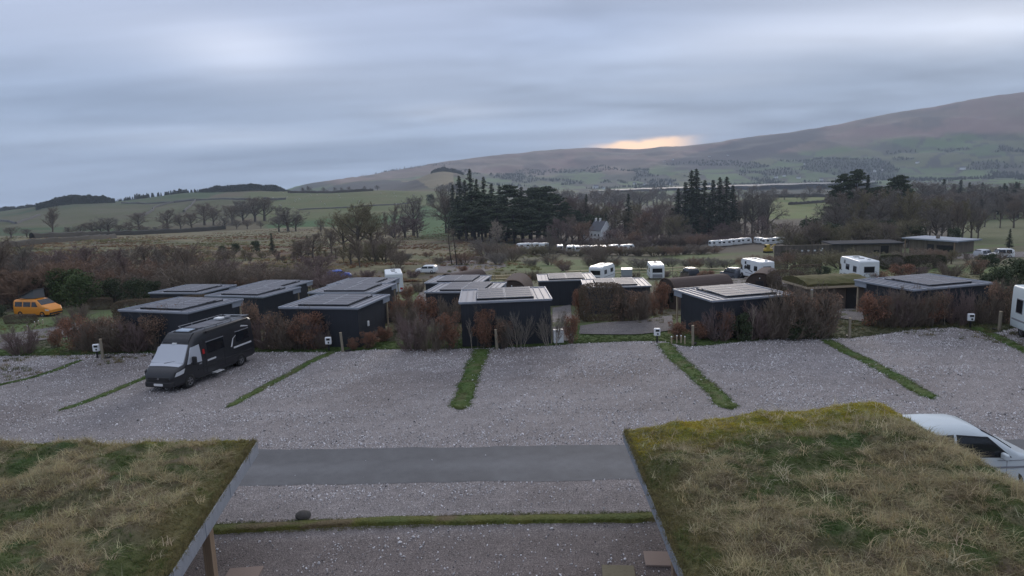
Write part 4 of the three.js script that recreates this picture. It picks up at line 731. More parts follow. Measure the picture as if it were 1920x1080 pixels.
// storage field: caravans in rows far off, half behind hedges
{
  const src = caravan('stored_caravan', 'white stored caravan at the left end of the far caravan row', standOn(983, 470, 236), rad(20), { group: 'white caravans stored in the far rows' });
  const row = [[1000, 470, 238, 25], [1017, 470, 241, 20], [1050, 471, 232, 86], [1069, 472, 231, 80], [1081, 472, 232, 96], [1097, 473, 236, 60], [1113, 474, 240, 70], [1131, 474, 240, 85], [1150, 474, 246, 50], [1176, 474, 246, 20]];
  row.forEach(([px, py, d, r], i) => dup(src, `white stored caravan, ${ORD[i + 1]} from the left in the far row behind the big motorhomes`, standOn(px, py, d), rad(r)));
  const row2 = [[1342, 462, 212, 15], [1360, 461, 212, 18], [1378, 459, 214, 15], [1396, 457, 216, 12], [1423, 456, 200, 95], [1442, 458, 204, 15], [1462, 456, 206, 12]];
  row2.forEach(([px, py, d, r], i) => { const p = onLand(px, py + 1); dup(src, `white stored caravan, ${ORD[i]} from the left in the row beside the long timber building`, p, rad(r)); });
}
function car(label, paint, pos, turn, o = {}) {
  const t = thing(o.name || 'parked_car', label, 'car', pos, turn), S = (x, b, t2, w, r = 0.16, k = 0.5) => ({ x, b, t: t2, w, r, k });
  const h = o.h || 1.6, L = makeLoft([S(-2.15, 0.4, 1.0, 0.75), S(-2.05, 0.3, h - 0.25, 0.85), S(-1.7, 0.24, h - 0.05, 0.89), S(-0.4, 0.22, h, 0.9), S(0.3, 0.22, h - 0.03, 0.9), S(1.05, 0.22, 1.02, 0.9), S(1.8, 0.24, 0.9, 0.85), S(2.1, 0.3, 0.66, 0.7)], 0.9, 0.1);
  mesh('body', L.geo, paint, t); mesh('windscreen', L.top(0.4, 1.0, 0.62, 0.74, 0.012), M.glass, t); mesh('rear_window', L.top(-2.04, -1.74, 0.6, 0.6, 0.014), M.glass, t);
  for (const s of [-1, 1]) { for (const [a, b] of [[-1.6, -0.6], [-0.5, 0.6]]) mesh('side_window', L.side(s, [[a, 1.0], [b + (b > 0 ? 0.2 : 0), 1.0], [b, h - 0.2], [a, h - 0.2]], 0.012), M.glass, t); mesh('headlight', L.side(s, [[1.7, 0.68], [2.0, 0.64], [1.95, 0.76], [1.7, 0.82]], 0.012), M.lamp, t); mesh('tail_light', rbx(0.06, 0.3, 0.1, 0.02, -2.08, 0.95, s * 0.7), M.red, t); for (const x of [1.3, -1.3]) wheel(t, x, s * 0.8, 0.32, 0.2); }
  mesh('number_plate', rbx(0.02, 0.11, 0.5, 0.005, -2.16, 0.6, 0), M.white, t);
  return t;
}
car('dark car parked in front of the rail fence, tail to the camera', std([0.03, 0.035, 0.045], 0.25), standOn(1293, 510, 105), rad(95), { h: 1.75 });
car('grey car parked beside the motorhome with black graphics', std([0.1, 0.11, 0.13], 0.25), standOn(1373, 510, 104), rad(110), { h: 1.7 });
car('dark car parked before the long timber building', std([0.04, 0.05, 0.08], 0.25), standOn(1650, 484, 150), rad(10));
car('silver car at the far right beyond the clipped hedges', std([0.5, 0.52, 0.55], 0.25), standOn(1845, 484, 160), rad(20), { h: 1.8 });
car('white car at the far right beyond the clipped hedges', std([0.75, 0.77, 0.78], 0.25), standOn(1875, 486, 158), rad(170), { h: 1.9 });
{ // small grey trailer
  const p = standOn(1175, 507, 102), t = thing('box_trailer', 'small grey box trailer between the two white caravans', 'trailer', p, rad(80));
  mesh('body', rbx(2.4, 1.3, 1.7, 0.06, 0, 1.05, 0), std([0.3, 0.34, 0.36], 0.4), t); mesh('lid', rbx(2.46, 0.12, 1.76, 0.04, 0, 1.76, 0), std([0.45, 0.5, 0.52], 0.4), t); mesh('tow_bar', tube([1.2, 0.5, 0], [2.3, 0.45, 0], 0.04, 0.04), M.steel, t); mesh('tail_board', rbx(0.04, 0.4, 1.5, 0.01, -1.215, 0.7, 0), M.grey, t); for (const s of [-1, 1]) wheel(t, 0, s * 0.9, 0.3, 0.18);
}
{ // orange camper with raised roof, far left
  const orange = std([0.72, 0.27, 0.03], 0.28), S = (x, b, t, w, r = 0.18, k = 0.42) => ({ x, b, t, w, r, k });
  const L = makeLoft([S(-2.4, 0.4, 1.6, 0.82, 0.2), S(-2.3, 0.3, 1.85, 0.9, 0.2), S(0.3, 0.25, 1.95, 0.94), S(0.75, 0.25, 1.85, 0.94), S(1.5, 0.25, 1.3, 0.93, 0.12), S(2.1, 0.25, 1.1, 0.88, 0.14), S(2.4, 0.3, 0.75, 0.7, 0.1)], 0.95, 0.1);
  const p = onLand(74, 592), t = thing('orange_campervan', 'orange campervan with a raised pop-top roof at the far left', 'campervan', [p[0], p[1], p[2]], rad(-14));
  mesh('body', L.geo, orange, t); mesh('windscreen', L.top(0.78, 1.46, 0.66, 0.8, 0.01), M.glass, t);
  for (const s of [-1, 1]) { for (const [a, b] of [[-2.1, -1.1], [-0.95, 0.05], [0.2, 1.0]]) mesh('side_window', L.side(s, [[a, 1.15], [b, 1.15], [b - (b > 0.5 ? 0.3 : 0), 1.65], [a, 1.65]], 0.01), M.glass, t); mesh('headlight', L.side(s, [[1.95, 0.75], [2.32, 0.7], [2.25, 0.86], [1.95, 0.92]], 0.012), M.lamp, t); for (const x of [1.5, -1.45]) wheel(t, x, s * 0.84, 0.33, 0.2); }
  const pop = new THREE.BufferGeometry(); pop.setAttribute('position', new THREE.Float32BufferAttribute([-1.9, 2.0, -0.6, 0.4, 2.0, -0.6, 0.4, 2.9, -0.6, -1.9, 2.0, 0.6, 0.4, 2.0, 0.6, 0.4, 2.9, 0.6], 3)); pop.setIndex([0, 2, 1, 3, 4, 5, 1, 2, 5, 1, 5, 4]); mesh('tent_side', pop.toNonIndexed(), std([0.12, 0.13, 0.14], 0.9, { side: THREE.DoubleSide }), t).geometry.computeVertexNormals();
  mesh('pop_top', new RoundedBoxGeometry(2.5, 0.1, 1.4, 2, 0.04).rotateZ(Math.atan2(0.9, 2.3)).translate(-0.72, 2.5, 0), M.black, t); mesh('bumper', rbx(0.25, 0.25, 1.5, 0.06, 2.28, 0.42, 0), M.black, t);
}
{ // covered blue vehicle and white van roof behind the left huts
  const p = onLand(637, 522), t = thing('blue_car', 'bright blue car half hidden in scrub behind the left huts', 'car', [0, 0, 0]); scene.remove(t); used.delete('blue_car');
  car('bright blue car half hidden in scrub behind the left huts', std([0.05, 0.12, 0.5], 0.3), [p[0], p[1], p[2]], rad(20), { name: 'blue_car' });
  motorhome('white_motorhome', 'white motorhome roof showing above the hedge left of the two-stemmed tree', standOn(737, 512, 87), rad(102));
  const b = onLand(800, 512); car('white car half hidden beside the pale gravel yard', M.whiteBody, [b[0], b[1], b[2]], rad(170), { name: 'white_car' });
  const d = onLand(1440, 474), g = thing('yellow_digger', 'small yellow digger beside the stored caravans', 'digger', [d[0], d[1], d[2]], rad(10)), y = std([0.55, 0.4, 0.06], 0.5);
  mesh('chassis', rbx(2.4, 0.7, 1.5, 0.1, 0, 0.9, 0), y, g); mesh('cab', rbx(1.2, 1.3, 1.3, 0.1, -0.3, 1.9, 0), y, g); mesh('cab_window', rbx(1.24, 0.7, 1.1, 0.02, -0.3, 2.05, 0), M.glass, g); mesh('track', [rbx(2.6, 0.5, 0.35, 0.2, 0, 0.26, 0.65), rbx(2.6, 0.5, 0.35, 0.2, 0, 0.26, -0.65)], M.rubber, g); mesh('boom', [tube([0.8, 1.3, 0], [2.2, 2.6, 0], 0.14, 0.12), tube([2.2, 2.6, 0], [3.1, 1.2, 0], 0.12, 0.1)], y, g); mesh('bucket', rbx(0.5, 0.5, 0.7, 0.06, 3.1, 1.0, 0), M.grey, g);
}

// ------------------------------------------------------------------ trees and shrubs
const bark = (c) => std(c, 0.95), leafMat = (c, tr = 0.3) => new THREE.MeshPhysicalMaterial({ color: col(c), roughness: 0.95, side: THREE.DoubleSide, transmission: tr, thickness: 0, specularIntensity: 0.2 });
const V = (x, y, z) => new THREE.Vector3(x, y, z);
function stick(P, a, b, r0, r1, n) {   // open tapered prism
  const d = b.clone().sub(a).normalize(), u = Math.abs(d.y) > 0.9 ? V(1, 0, 0) : V(0, 1, 0), s = u.cross(d).normalize(), t = d.clone().cross(s);
  for (let k = 0; k < n; k++) { const f = k / n * 6.2832, g = (k + 1) / n * 6.2832, o = (c, r, w) => [c.x + (s.x * Math.cos(w) + t.x * Math.sin(w)) * r, c.y + (s.y * Math.cos(w) + t.y * Math.sin(w)) * r, c.z + (s.z * Math.cos(w) + t.z * Math.sin(w)) * r];
    const A = o(a, r0, f), B = o(a, r0, g), C = o(b, r1, g), D = o(b, r1, f); P.push(...A, ...B, ...C); if (r1 > 0.001) P.push(...A, ...C, ...D); }
}
const soup = (P) => { const g = new THREE.BufferGeometry(); g.setAttribute('position', new THREE.Float32BufferAttribute(P, 3)); g.computeVertexNormals(); return g; };
// a bare crown: wood (stem and limbs) and twigs as two meshes; o.kids per level, o.len ratios, o.up upward pull
function bare(sd, o) {
  seed = sd; const W = [], T = [];
  const grow = (p, d, len, r, lv) => {
    const last = lv === o.kids.length, seg = lv === 0 ? 5 : lv === 1 ? 4 : last ? 1 : 3, pts = [p], rs = [r]; let q = p, e = d.clone();
    for (let k = 1; k <= seg; k++) { e.add(V(rr(-1, 1), rr(-0.6, 0.9) + o.up * (lv ? 0.5 : 0.2), rr(-1, 1)).multiplyScalar(lv === 0 ? 0.07 : 0.17)).normalize(); q = q.clone().addScaledVector(e, len / seg); pts.push(q); rs.push(r * (1 - 0.75 * k / seg)); }
    for (let k = 0; k < seg; k++) stick(lv < (o.woodLv || 2) ? W : T, pts[k], pts[k + 1], rs[k], last && k === seg - 1 ? rs[k] * 0.3 : rs[k + 1], lv === 0 ? 8 : lv === 1 ? 5 : 3);
    if (last) return;
    const n = o.kids[lv];
    for (let i = 0; i < n; i++) {
      const f = mix(lv === 0 ? o.bole : 0.2, 1, (i + rr(0.2, 0.8)) / n), k = Math.min(seg - 1, Math.floor(f * seg)), b = pts[k].clone().lerp(pts[k + 1], f * seg - k), ax = V(rr(-1, 1), rr(-0.5, 0.5), rr(-1, 1)).cross(e).normalize();
      if (lv === 0) { const a = i * 2.4 + rr(-0.5, 0.5); ax.set(Math.cos(a), 0, Math.sin(a)); }
      const dir = pts[k + 1].clone().sub(pts[k]).normalize().applyAxisAngle(ax, o.angle * rr(0.65, 1.25) * (lv === 0 ? 1.15 - 0.5 * f : 1)); dir.y += o.up * 0.25; dir.normalize();
      grow(b, dir, len * o.len[lv] * rr(0.7, 1.15) * (lv === 0 ? 1.25 - 0.65 * f : 1.1 - 0.4 * f), Math.max(rs[k] * 0.6, o.min) * (lv + 1 === o.kids.length ? 0.7 : 1), lv + 1);
    }
  };
  for (let s = 0; s < (o.stems || 1); s++) { const a = s * 2.4 + rr(0, 1), sp = o.stems ? o.splay * rr(0.4, 1.1) : 0; grow(V(Math.cos(a) * 0.12 * (o.stems ? 1 : 0), -0.3, Math.sin(a) * 0.12 * (o.stems ? 1 : 0)), V(Math.cos(a) * sp, 1, Math.sin(a) * sp).normalize(), o.h * (o.stems ? rr(0.75, 1.1) : 1), o.r, 0); }
  const wood = soup(W), twigs = soup(T); twigs.computeBoundingBox(); return { wood, twigs, top: Math.max(twigs.boundingBox.max.y, 0.5) };
}
function leaves(P, c, n, rad3, size, shell = 0.3) {   // leaf-sized quads through a clump
  for (let i = 0; i < n; i++) {
    const d = V(rr(-1, 1), rr(-1, 1), rr(-1, 1)); if (d.length() > 1) { i--; continue; } const k = d.length(); d.multiplyScalar(mix(1, 1 / Math.max(k, 0.1), shell));
    const p = [c[0] + d.x * rad3[0], c[1] + d.y * rad3[1], c[2] + d.z * rad3[2]], u = V(rr(-1, 1), rr(-1, 1), rr(-1, 1)).normalize(), w = V(rr(-1, 1), rr(-1, 1), rr(-1, 1)).cross(u).normalize(), s = size * rr(0.6, 1.3);
    const a = [p[0] - u.x * s, p[1] - u.y * s, p[2] - u.z * s], b = [p[0] + w.x * s * 0.5, p[1] + w.y * s * 0.5, p[2] + w.z * s * 0.5], e = [p[0] + u.x * s, p[1] + u.y * s, p[2] + u.z * s], f = [p[0] - w.x * s * 0.5, p[1] - w.y * s * 0.5, p[2] - w.z * s * 0.5];
    P.push(...a, ...b, ...e, ...a, ...e, ...f);
  }
}
function spruce(sd, h, w, ragged = 0.25) {
  seed = sd; const T = [], F = []; stick(T, V(0, -0.5, 0), V(0, h, 0), h * 0.02, 0.02, 7);
  for (let y = h * 0.1; y < h * 0.985; y += h * 0.022) {
    const f = 1 - y / h, R = w * Math.pow(f, 0.75) * Math.min(1, 0.55 + (y / h) * 2.5);
    for (let k = 0; k < 7; k++) {
      const a = rr(0, 6.28), L = R * rr(1 - ragged * 1.8, 1 + ragged * 0.6), dy = -L * rr(0.1, 0.35) + (f < 0.2 ? 0.2 * L : 0), tip = V(Math.cos(a) * L, y + dy, Math.sin(a) * L), b = V(0, y, 0); stick(T, b, tip, 0.04, 0.01, 3);
      const n = Math.max(3, Math.round(L * 3.2));
      for (let i = 0; i < n; i++) { const t = rr(0.2, 1), p = b.clone().lerp(tip, t), s = 0.42 * rr(0.7, 1.3) * (1 - 0.4 * t) + 0.12; leaves(F, [p.x, p.y - 0.1, p.z], 2, [s * 0.5, s * 0.25, s * 0.5], s * 0.62, 0); }
    }
  }
  return { wood: soup(T), twigs: soup(F), top: h };
}
function pine(sd, h, w) {
  seed = sd; const T = [], F = []; stick(T, V(0, -0.5, 0), V(0.3, h * 0.97, 0.2), h * 0.022, 0.05, 7);
  for (let i = 0; i < 46; i++) {
    const f = mix(0.28, 1, Math.pow((i + 0.5) / 46, 0.85)), y = h * f, a = rr(0, 6.28), L = w * rr(0.35, 1) * Math.pow(Math.max(0.04, 1 - Math.pow(f, 3.2)), 0.7) + 0.3, tip = V(Math.cos(a) * L, y + L * 0.12, Math.sin(a) * L); stick(T, V(0, y - L * 0.1, 0), tip, 0.07, 0.03, 4);
    leaves(F, [tip.x, tip.y + 0.1, tip.z], 105, [0.95 + 0.22 * L, 0.42, 0.95 + 0.22 * L], 0.27, 0.2); leaves(F, [tip.x * 0.55, tip.y, tip.z * 0.55], 55, [0.8, 0.35, 0.8], 0.26, 0.2);
  }
  return { wood: soup(T), twigs: soup(F), top: h };
}
function evergreen(sd, h, w, n = 3600) {
  seed = sd; const T = [], F = []; for (let k = 0; k < 5; k++) stick(T, V(rr(-0.2, 0.2), -0.2, rr(-0.2, 0.2)), V(rr(-1, 1) * w * 0.5, h * rr(0.6, 0.9), rr(-1, 1) * w * 0.5), 0.08, 0.02, 5);
  for (let i = 0; i < 26; i++) { const a = rr(0, 6.28), f = rnd(), R = w * Math.sqrt(1 - Math.pow(f - 0.35, 2) * 1.7) * rr(0.35, 0.8); leaves(F, [Math.cos(a) * R, h * mix(0.12, 0.88, f), Math.sin(a) * R], Math.round(n / 26), [w * 0.34, h * 0.13, w * 0.34], Math.max(0.06, w * 0.06), 0.35); }
  return { wood: soup(T), twigs: soup(F), top: h };
}
// leafy or twiggy shrub keeping dead copper leaves, one metre tall and one wide before scaling
function copper(sd, n, stemsN) {
  seed = sd; const T = [], F = []; for (let k = 0; k < stemsN; k++) { const a = rr(0, 6.28), R = rr(0.1, 0.5), p = V(rr(-0.25, 0.25), -0.1, rr(-0.25, 0.25)), q = V(Math.cos(a) * R, rr(0.6, 1.05), Math.sin(a) * R), m = p.clone().lerp(q, 0.5).add(V(rr(-0.06, 0.06), 0, rr(-0.06, 0.06))); stick(T, p, m, 0.012, 0.008, 3); stick(T, m, q, 0.008, 0.003, 3); for (let j = 0; j < 5; j++) { const b = m.clone().lerp(q, rr(0, 1)); stick(T, b, b.clone().add(V(rr(-0.2, 0.2), rr(0.02, 0.2), rr(-0.2, 0.2))), 0.005, 0.002, 3); } }
  for (let i = 0; i < 22; i++) { const a = rr(0, 6.28), R = rr(0.12, 0.42); leaves(F, [Math.cos(a) * R, rr(0.12, 0.9), Math.sin(a) * R], Math.round(n / 22), [0.2, 0.16, 0.2], 0.028, 0.1); }
  return { wood: soup(T), twigs: soup(F), top: 1 };
}
// clipped hedge: dense twigs and small leaves in a rounded block, unit size
function clipped(sd, n, round) {
  seed = sd; const T = [], F = [];
  for (let i = 0; i < 900; i++) { const x = rr(-0.48, 0.48), z = rr(-0.46, 0.46), y = rr(0, 0.9), p = V(x, y, z); stick(T, p, V(x + rr(-0.07, 0.07), y + rr(0.03, 0.16), z + rr(-0.07, 0.07)), 0.006, 0.002, 3); }
  for (let i = 0; i < n; i++) {
    let x = rr(-1, 1), y = rr(-1, 1), z = rr(-1, 1); const pw = round, l = Math.pow(Math.pow(Math.abs(x), pw) + Math.pow(Math.abs(y), pw) + Math.pow(Math.abs(z), pw), 1 / pw), k = (1 - 0.22 * rnd() * rnd()) / l * (0.97 + 0.09 * fbm(x * 4, z * 4 + y * 3, 2)); x *= k * 0.5; y = y * k * 0.5 + 0.5; z *= k * 0.5; if (y < 0) continue;
    leaves(F, [x, y, z], 1, [0.01, 0.01, 0.01], 0.021, 0);
  }
  return { wood: soup(T), twigs: soup(F), top: 1 };
}
const K = {
  broad: bare(101, { h: 7.5, r: 0.36, bole: 0.28, kids: [13, 7, 7, 6], len: [0.72, 0.54, 0.55, 0.6], angle: 0.9, up: 0.35, min: 0.026 }),
  round: bare(102, { h: 8, r: 0.3, bole: 0.22, kids: [15, 7, 7, 6], len: [0.58, 0.52, 0.55, 0.6], angle: 0.9, up: 0.5, min: 0.026 }),
  tall: bare(103, { h: 11, r: 0.26, bole: 0.25, kids: [18, 7, 6, 6], len: [0.38, 0.52, 0.55, 0.6], angle: 0.65, up: 0.55, min: 0.02 }),
  birch: bare(104, { h: 10, r: 0.17, bole: 0.18, kids: [20, 7, 6, 6], len: [0.32, 0.52, 0.58, 0.6], angle: 0.6, up: 0.4, min: 0.018 }),
  scrub: bare(105, { h: 3.2, r: 0.05, bole: 0.15, stems: 9, splay: 0.75, kids: [9, 7, 6], len: [0.5, 0.55, 0.6], angle: 0.75, up: 0.35, min: 0.014, woodLv: 1 }),
  fan: bare(106, { h: 1.15, r: 0.018, bole: 0.35, stems: 6, splay: 0.62, kids: [9, 6, 5], len: [0.6, 0.6, 0.6], angle: 0.5, up: 0.4, min: 0.0055, woodLv: 1 }),
  sapling: bare(107, { h: 2.0, r: 0.03, bole: 0.3, kids: [9, 4, 3], len: [0.4, 0.5, 0.5], angle: 0.5, up: 0.7, min: 0.005, woodLv: 1 }),
  spruce: spruce(111, 22, 3.6), spruceB: spruce(112, 22, 4.4, 0.4), pine: pine(113, 20, 4.2), pineB: pine(114, 18, 5.2), dark: evergreen(115, 8, 3.2), bush: evergreen(116, 2.4, 1.6, 3000),
  copper: copper(121, 3200, 30), copperB: copper(122, 1500, 60), hedge: clipped(123, 6500, 5), ball: clipped(124, 5500, 2.6), thicket: bare(125, { h: 1.15, r: 0.02, bole: 0.1, stems: 16, splay: 0.55, kids: [8, 6, 5], len: [0.5, 0.52, 0.55], angle: 0.7, up: 0.4, min: 0.0055, woodLv: 1 }),
};
const TW = { brown: std([0.185, 0.148, 0.115], 0.95), grey: std([0.19, 0.17, 0.145], 0.95), olive: std([0.19, 0.165, 0.095], 0.95), purple: std([0.185, 0.135, 0.125], 0.95), rust: std([0.22, 0.145, 0.1], 0.95), pale: std([0.36, 0.31, 0.25], 0.9), wood: std([0.12, 0.1, 0.08], 0.95), darkwood: std([0.045, 0.038, 0.033], 0.95) };
const NEEDLE = { spruce: std([0.045, 0.062, 0.036], 0.9), pine: std([0.055, 0.075, 0.04], 0.9), dark: std([0.048, 0.066, 0.03], 0.9), green: std([0.055, 0.085, 0.024], 0.9), copper: leafMat([0.26, 0.145, 0.1], 0.3), copperPale: leafMat([0.27, 0.18, 0.13], 0.3), hedge: leafMat([0.14, 0.11, 0.08], 0.3), hedgeGreen: leafMat([0.05, 0.055, 0.025], 0.25), turfy: leafMat([0.07, 0.08, 0.03], 0.25) };
const protos = new Map();
function plant(name, kind, twig, label, category, x, y, z, sx, sy, sz, turn, group, wood = TW.wood, part = 'crown') {
  const key = name + kind + Object.keys({ ...TW, ...NEEDLE }).find((k) => TW[k] === twig || NEEDLE[k] === twig) + part; let p = protos.get(key);
  if (!p) { p = thing(name, label, category, [x, y, z], turn, group); mesh(part === 'crown' ? 'trunk' : 'stems', K[kind].wood, wood, p); mesh(part, K[kind].twigs, twig, p); p.scale.set(sx, sy, sz); protos.set(key, p); return p; }
  return dup(p, label, [x, y, z], turn, [sx, sy, sz], group);
}
const LOOK = { broad: 'broad bare tree', round: 'round-crowned bare tree', tall: 'tall upright bare tree', birch: 'slim bare birch-like tree', spruce: 'dark pointed conifer', spruceB: 'ragged dark conifer', pine: 'dark layered pine', pineB: 'spreading dark pine', dark: 'low dark evergreen', scrub: 'bare brown thicket bush', bush: 'small dark green bush', fan: 'fan-shaped bare shrub' };
const TINT = new Map([[TW.brown, 'brown'], [TW.grey, 'grey'], [TW.olive, 'olive-brown'], [TW.purple, 'purplish'], [TW.rust, 'rusty']]);
// rows of trees seen along a bearing: [picture column, picture row of the top, metres away, kind, twig tint, width factor]
function grove(where, rows, group) {
  rows.sort((a, b) => a[0] - b[0]).forEach(([px, py, d, kind, tint, wf = 1], i) => {
    const q = bearing(px, py, d), H = Math.max(1.2, q.top - q.y), s = H / K[kind].top, ever = ['spruce', 'spruceB', 'pine', 'pineB', 'dark', 'bush'].includes(kind);
    const twig = tint || (kind.startsWith('spruce') ? NEEDLE.spruce : kind.startsWith('pine') ? NEEDLE.pine : NEEDLE.dark), n = rows.length > 40 ? `${i + 1}th` : ORD[i];
    const look = ever ? LOOK[kind] : LOOK[kind].replace('bare', `bare ${TINT.get(twig) || ''}`).replace('  ', ' ').replace('bare brown brown', 'bare brown').replace(/ (purplish|grey|olive-brown|rusty) brown /, ' $1 ');
    plant(ever ? (kind === 'bush' || kind === 'dark' ? 'evergreen_tree' : 'conifer_tree') : kind === 'scrub' ? 'thicket_bush' : 'bare_tree', kind, twig, `${look}, ${n} ${where}`, kind === 'scrub' || kind === 'bush' ? 'bush' : 'tree', q.x, q.y - 0.05, q.z, s * wf, s, s * wf, (px * 7.13 + d) % 6.28, group, ever ? TW.darkwood : TW.wood);
  });
}
const series = (x0, x1, n, f) => Array.from({ length: n }, (_, i) => f(mix(x0, x1, (i + 0.5) / n) + rr(-0.45, 0.45) * (x1 - x0) / n, i));
const pick = (...a) => a[Math.floor(rnd() * a.length)];
seed = 900;
grove('from left in the conifer wood beside the moor', [[848, 345, 320], [860, 328, 318], [871, 336, 322], [880, 315, 320], [893, 334, 322], [906, 330, 320], [921, 343, 325], [936, 346, 322], [951, 349, 322], [963, 352, 325], [977, 349, 322], [991, 351, 325], [1005, 354, 322], [1019, 352, 325], [1032, 364, 322], [857, 366, 292], [887, 360, 294], [916, 366, 292], [946, 368, 292], [978, 372, 294], [1010, 376, 292], [1036, 388, 292], [872, 385, 280], [902, 388, 282], [932, 386, 280], [962, 390, 282], [995, 392, 280], [1024, 398, 284]].map(([a, b, c], i) => [a, b, c, i < 6 ? pick('spruce', 'spruceB') : pick('spruceB', 'pineB', 'pineB'), null, i < 6 ? 1.2 : i < 15 ? 1.6 : 1.8]), 'conifers of the wood beside the moor');
grove('from left around the white house', [[1045, 372, 340], [1062, 362, 350], [1086, 366, 345], [1106, 378, 350], [1130, 381, 350], [1152, 372, 360], [1172, 388, 352], [1196, 376, 350], [1216, 384, 345], [1240, 372, 350], [1262, 380, 340], [1052, 405, 268], [1072, 400, 275], [1092, 412, 268], [1205, 392, 310], [1232, 396, 310], [1256, 398, 310]].map(([a, b, c], i) => [a, b, c, pick('round', 'broad', 'birch'), i > 10 ? pick(TW.purple, TW.rust, TW.brown) : pick(TW.brown, TW.purple, TW.olive), 1.3]), 'bare trees of the wood by the white house');
grove('evergreen from left around the white house', [[1099, 362, 345, 'spruceB'], [1136, 398, 318, 'spruceB', null, 1.3], [1178, 362, 352, 'spruce', null, 1.3], [1083, 396, 300, 'pineB'], [1112, 400, 330, 'dark', null, 1.1], [1060, 380, 320, 'pineB']]);
grove('from left in the clump above the motorhomes', [[1272, 352, 335], [1285, 340, 330], [1297, 318, 332], [1306, 315, 334], [1322, 336, 332], [1337, 336, 336], [1350, 331, 334], [1363, 330, 332], [1374, 346, 336], [1300, 360, 318], [1330, 366, 320], [1358, 364, 320]].map(([a, b, c], i) => [a, b, c, pick('spruce', 'spruceB', 'spruceB'), null, i < 9 ? 1.55 : 1.9]), 'conifers of the clump right of centre');
grove('from left behind the caravan storage', [...series(1140, 1470, 20, (px, i) => [px, rr(398, 425), rr(295, 325), pick('round', 'broad', 'round', 'birch'), pick(TW.brown, TW.purple, TW.olive, TW.brown), 1.3]), ...series(1140, 1480, 13, (px, i) => [px, rr(418, 438), px > 1310 ? rr(284, 300) : rr(258, 275), pick('round', 'broad', 'scrub'), pick(TW.brown, TW.purple, TW.rust, TW.brown), 1.5]), ...series(1375, 1445, 7, (px) => [px, rr(350, 378), rr(345, 370), pick('round', 'tall', 'broad'), pick(TW.grey, TW.brown)])], 'bare trees behind the storage field');
grove('from left behind stored caravans', series(985, 1480, 36, (px) => [px, px > 1300 ? rr(434, 446) : rr(440, 456), px > 1300 ? rr(282, 296) : rr(262, 282), 'scrub', pick(TW.brown, TW.rust, TW.brown, TW.purple), 2.2]), 'thicket behind the stored caravans');
grove('pine from left above the timber building', [[1565, 362, 300, 'pineB'], [1581, 328, 302, 'pine'], [1606, 320, 300, 'pine'], [1628, 326, 302, 'spruce'], [1645, 352, 296, 'pineB'], [1676, 334, 310, 'pine'], [1692, 330, 312, 'pine'], [1590, 385, 275, 'pineB'], [1622, 380, 270, 'pineB']].map((e) => [e[0], e[1], e[2], e[3], null, 1.05]), 'pines above the timber building');
grove('from left above the timber building', [...series(1562, 1840, 26, (px) => [px, px < 1570 ? rr(378, 396) : px < 1760 ? rr(348, 366) : rr(366, 390), rr(240, 285), pick('round', 'tall', 'broad', 'birch'), pick(TW.grey, TW.olive, TW.brown), 1.25]), ...series(1480, 1720, 13, (px) => [px, rr(405, 428), rr(212, 230), pick('round', 'scrub', 'broad'), pick(TW.olive, TW.brown), 1.4])], 'bare trees above the timber building');
grove('from left behind the timber building', [[1520, 406, 232, 'dark'], [1560, 415, 225, 'dark'], [1718, 420, 222, 'dark', null, 1.3], [1665, 410, 240, 'dark'], [1895, 428, 190, 'spruce', null, 1.6], [1790, 425, 215, 'dark']]);
grove('from left in the far-right tree line', series(1735, 1990, 32, (px, i) => [px, rr(332, 352), rr(520, 580), pick('spruce', 'spruceB', 'round', 'tall'), null]).map((e) => [e[0], e[1], e[2], e[3], e[3].startsWith('spr') ? null : TW.grey, 1.7]), 'trees of the line at the far right');
grove('from left in the nearer far-right wood', series(1725, 1990, 20, (px) => [px, rr(346, 372), rr(470, 510), pick('round', 'broad', 'tall', 'spruceB'), null]).map((e) => [e[0], e[1], e[2], e[3], e[3].startsWith('spr') ? null : pick(TW.grey, TW.brown), 1.9]), 'trees of the nearer wood at the far right');
grove('from left on the far-right pasture', [[1850, 378, 380, 'round', TW.grey], [1880, 366, 360, 'tall', TW.grey], [1905, 372, 350, 'broad', TW.brown], [1930, 360, 340, 'tall', TW.grey], [1835, 388, 320, 'round', TW.olive]]);
grove('from left below the left hill', [[92, 386, 430, 'tall', TW.brown, 1.5], ...[[18, 424, 415], [48, 428, 420], [128, 424, 452], [148, 418, 450], [170, 414, 455], [186, 418, 455], [200, 405, 455], [222, 420, 452], [240, 414, 455], [262, 420, 452], [275, 424, 455], [292, 424, 450], [310, 416, 452]].map((e) => [...e, pick('round', 'broad'), pick(TW.grey, TW.brown), 2.1]), ...[[257, 396, 520], [310, 390, 500], [336, 402, 495], [356, 396, 500], [379, 378, 540], [397, 388, 530], [432, 382, 525], [452, 372, 540], [474, 366, 545], [492, 366, 550], [420, 404, 470], [442, 408, 462], [462, 410, 458], [488, 414, 455]].map((e) => [...e, pick('round', 'broad'), pick(TW.grey, TW.brown), 1.75])], 'bare trees along the foot of the left hill');
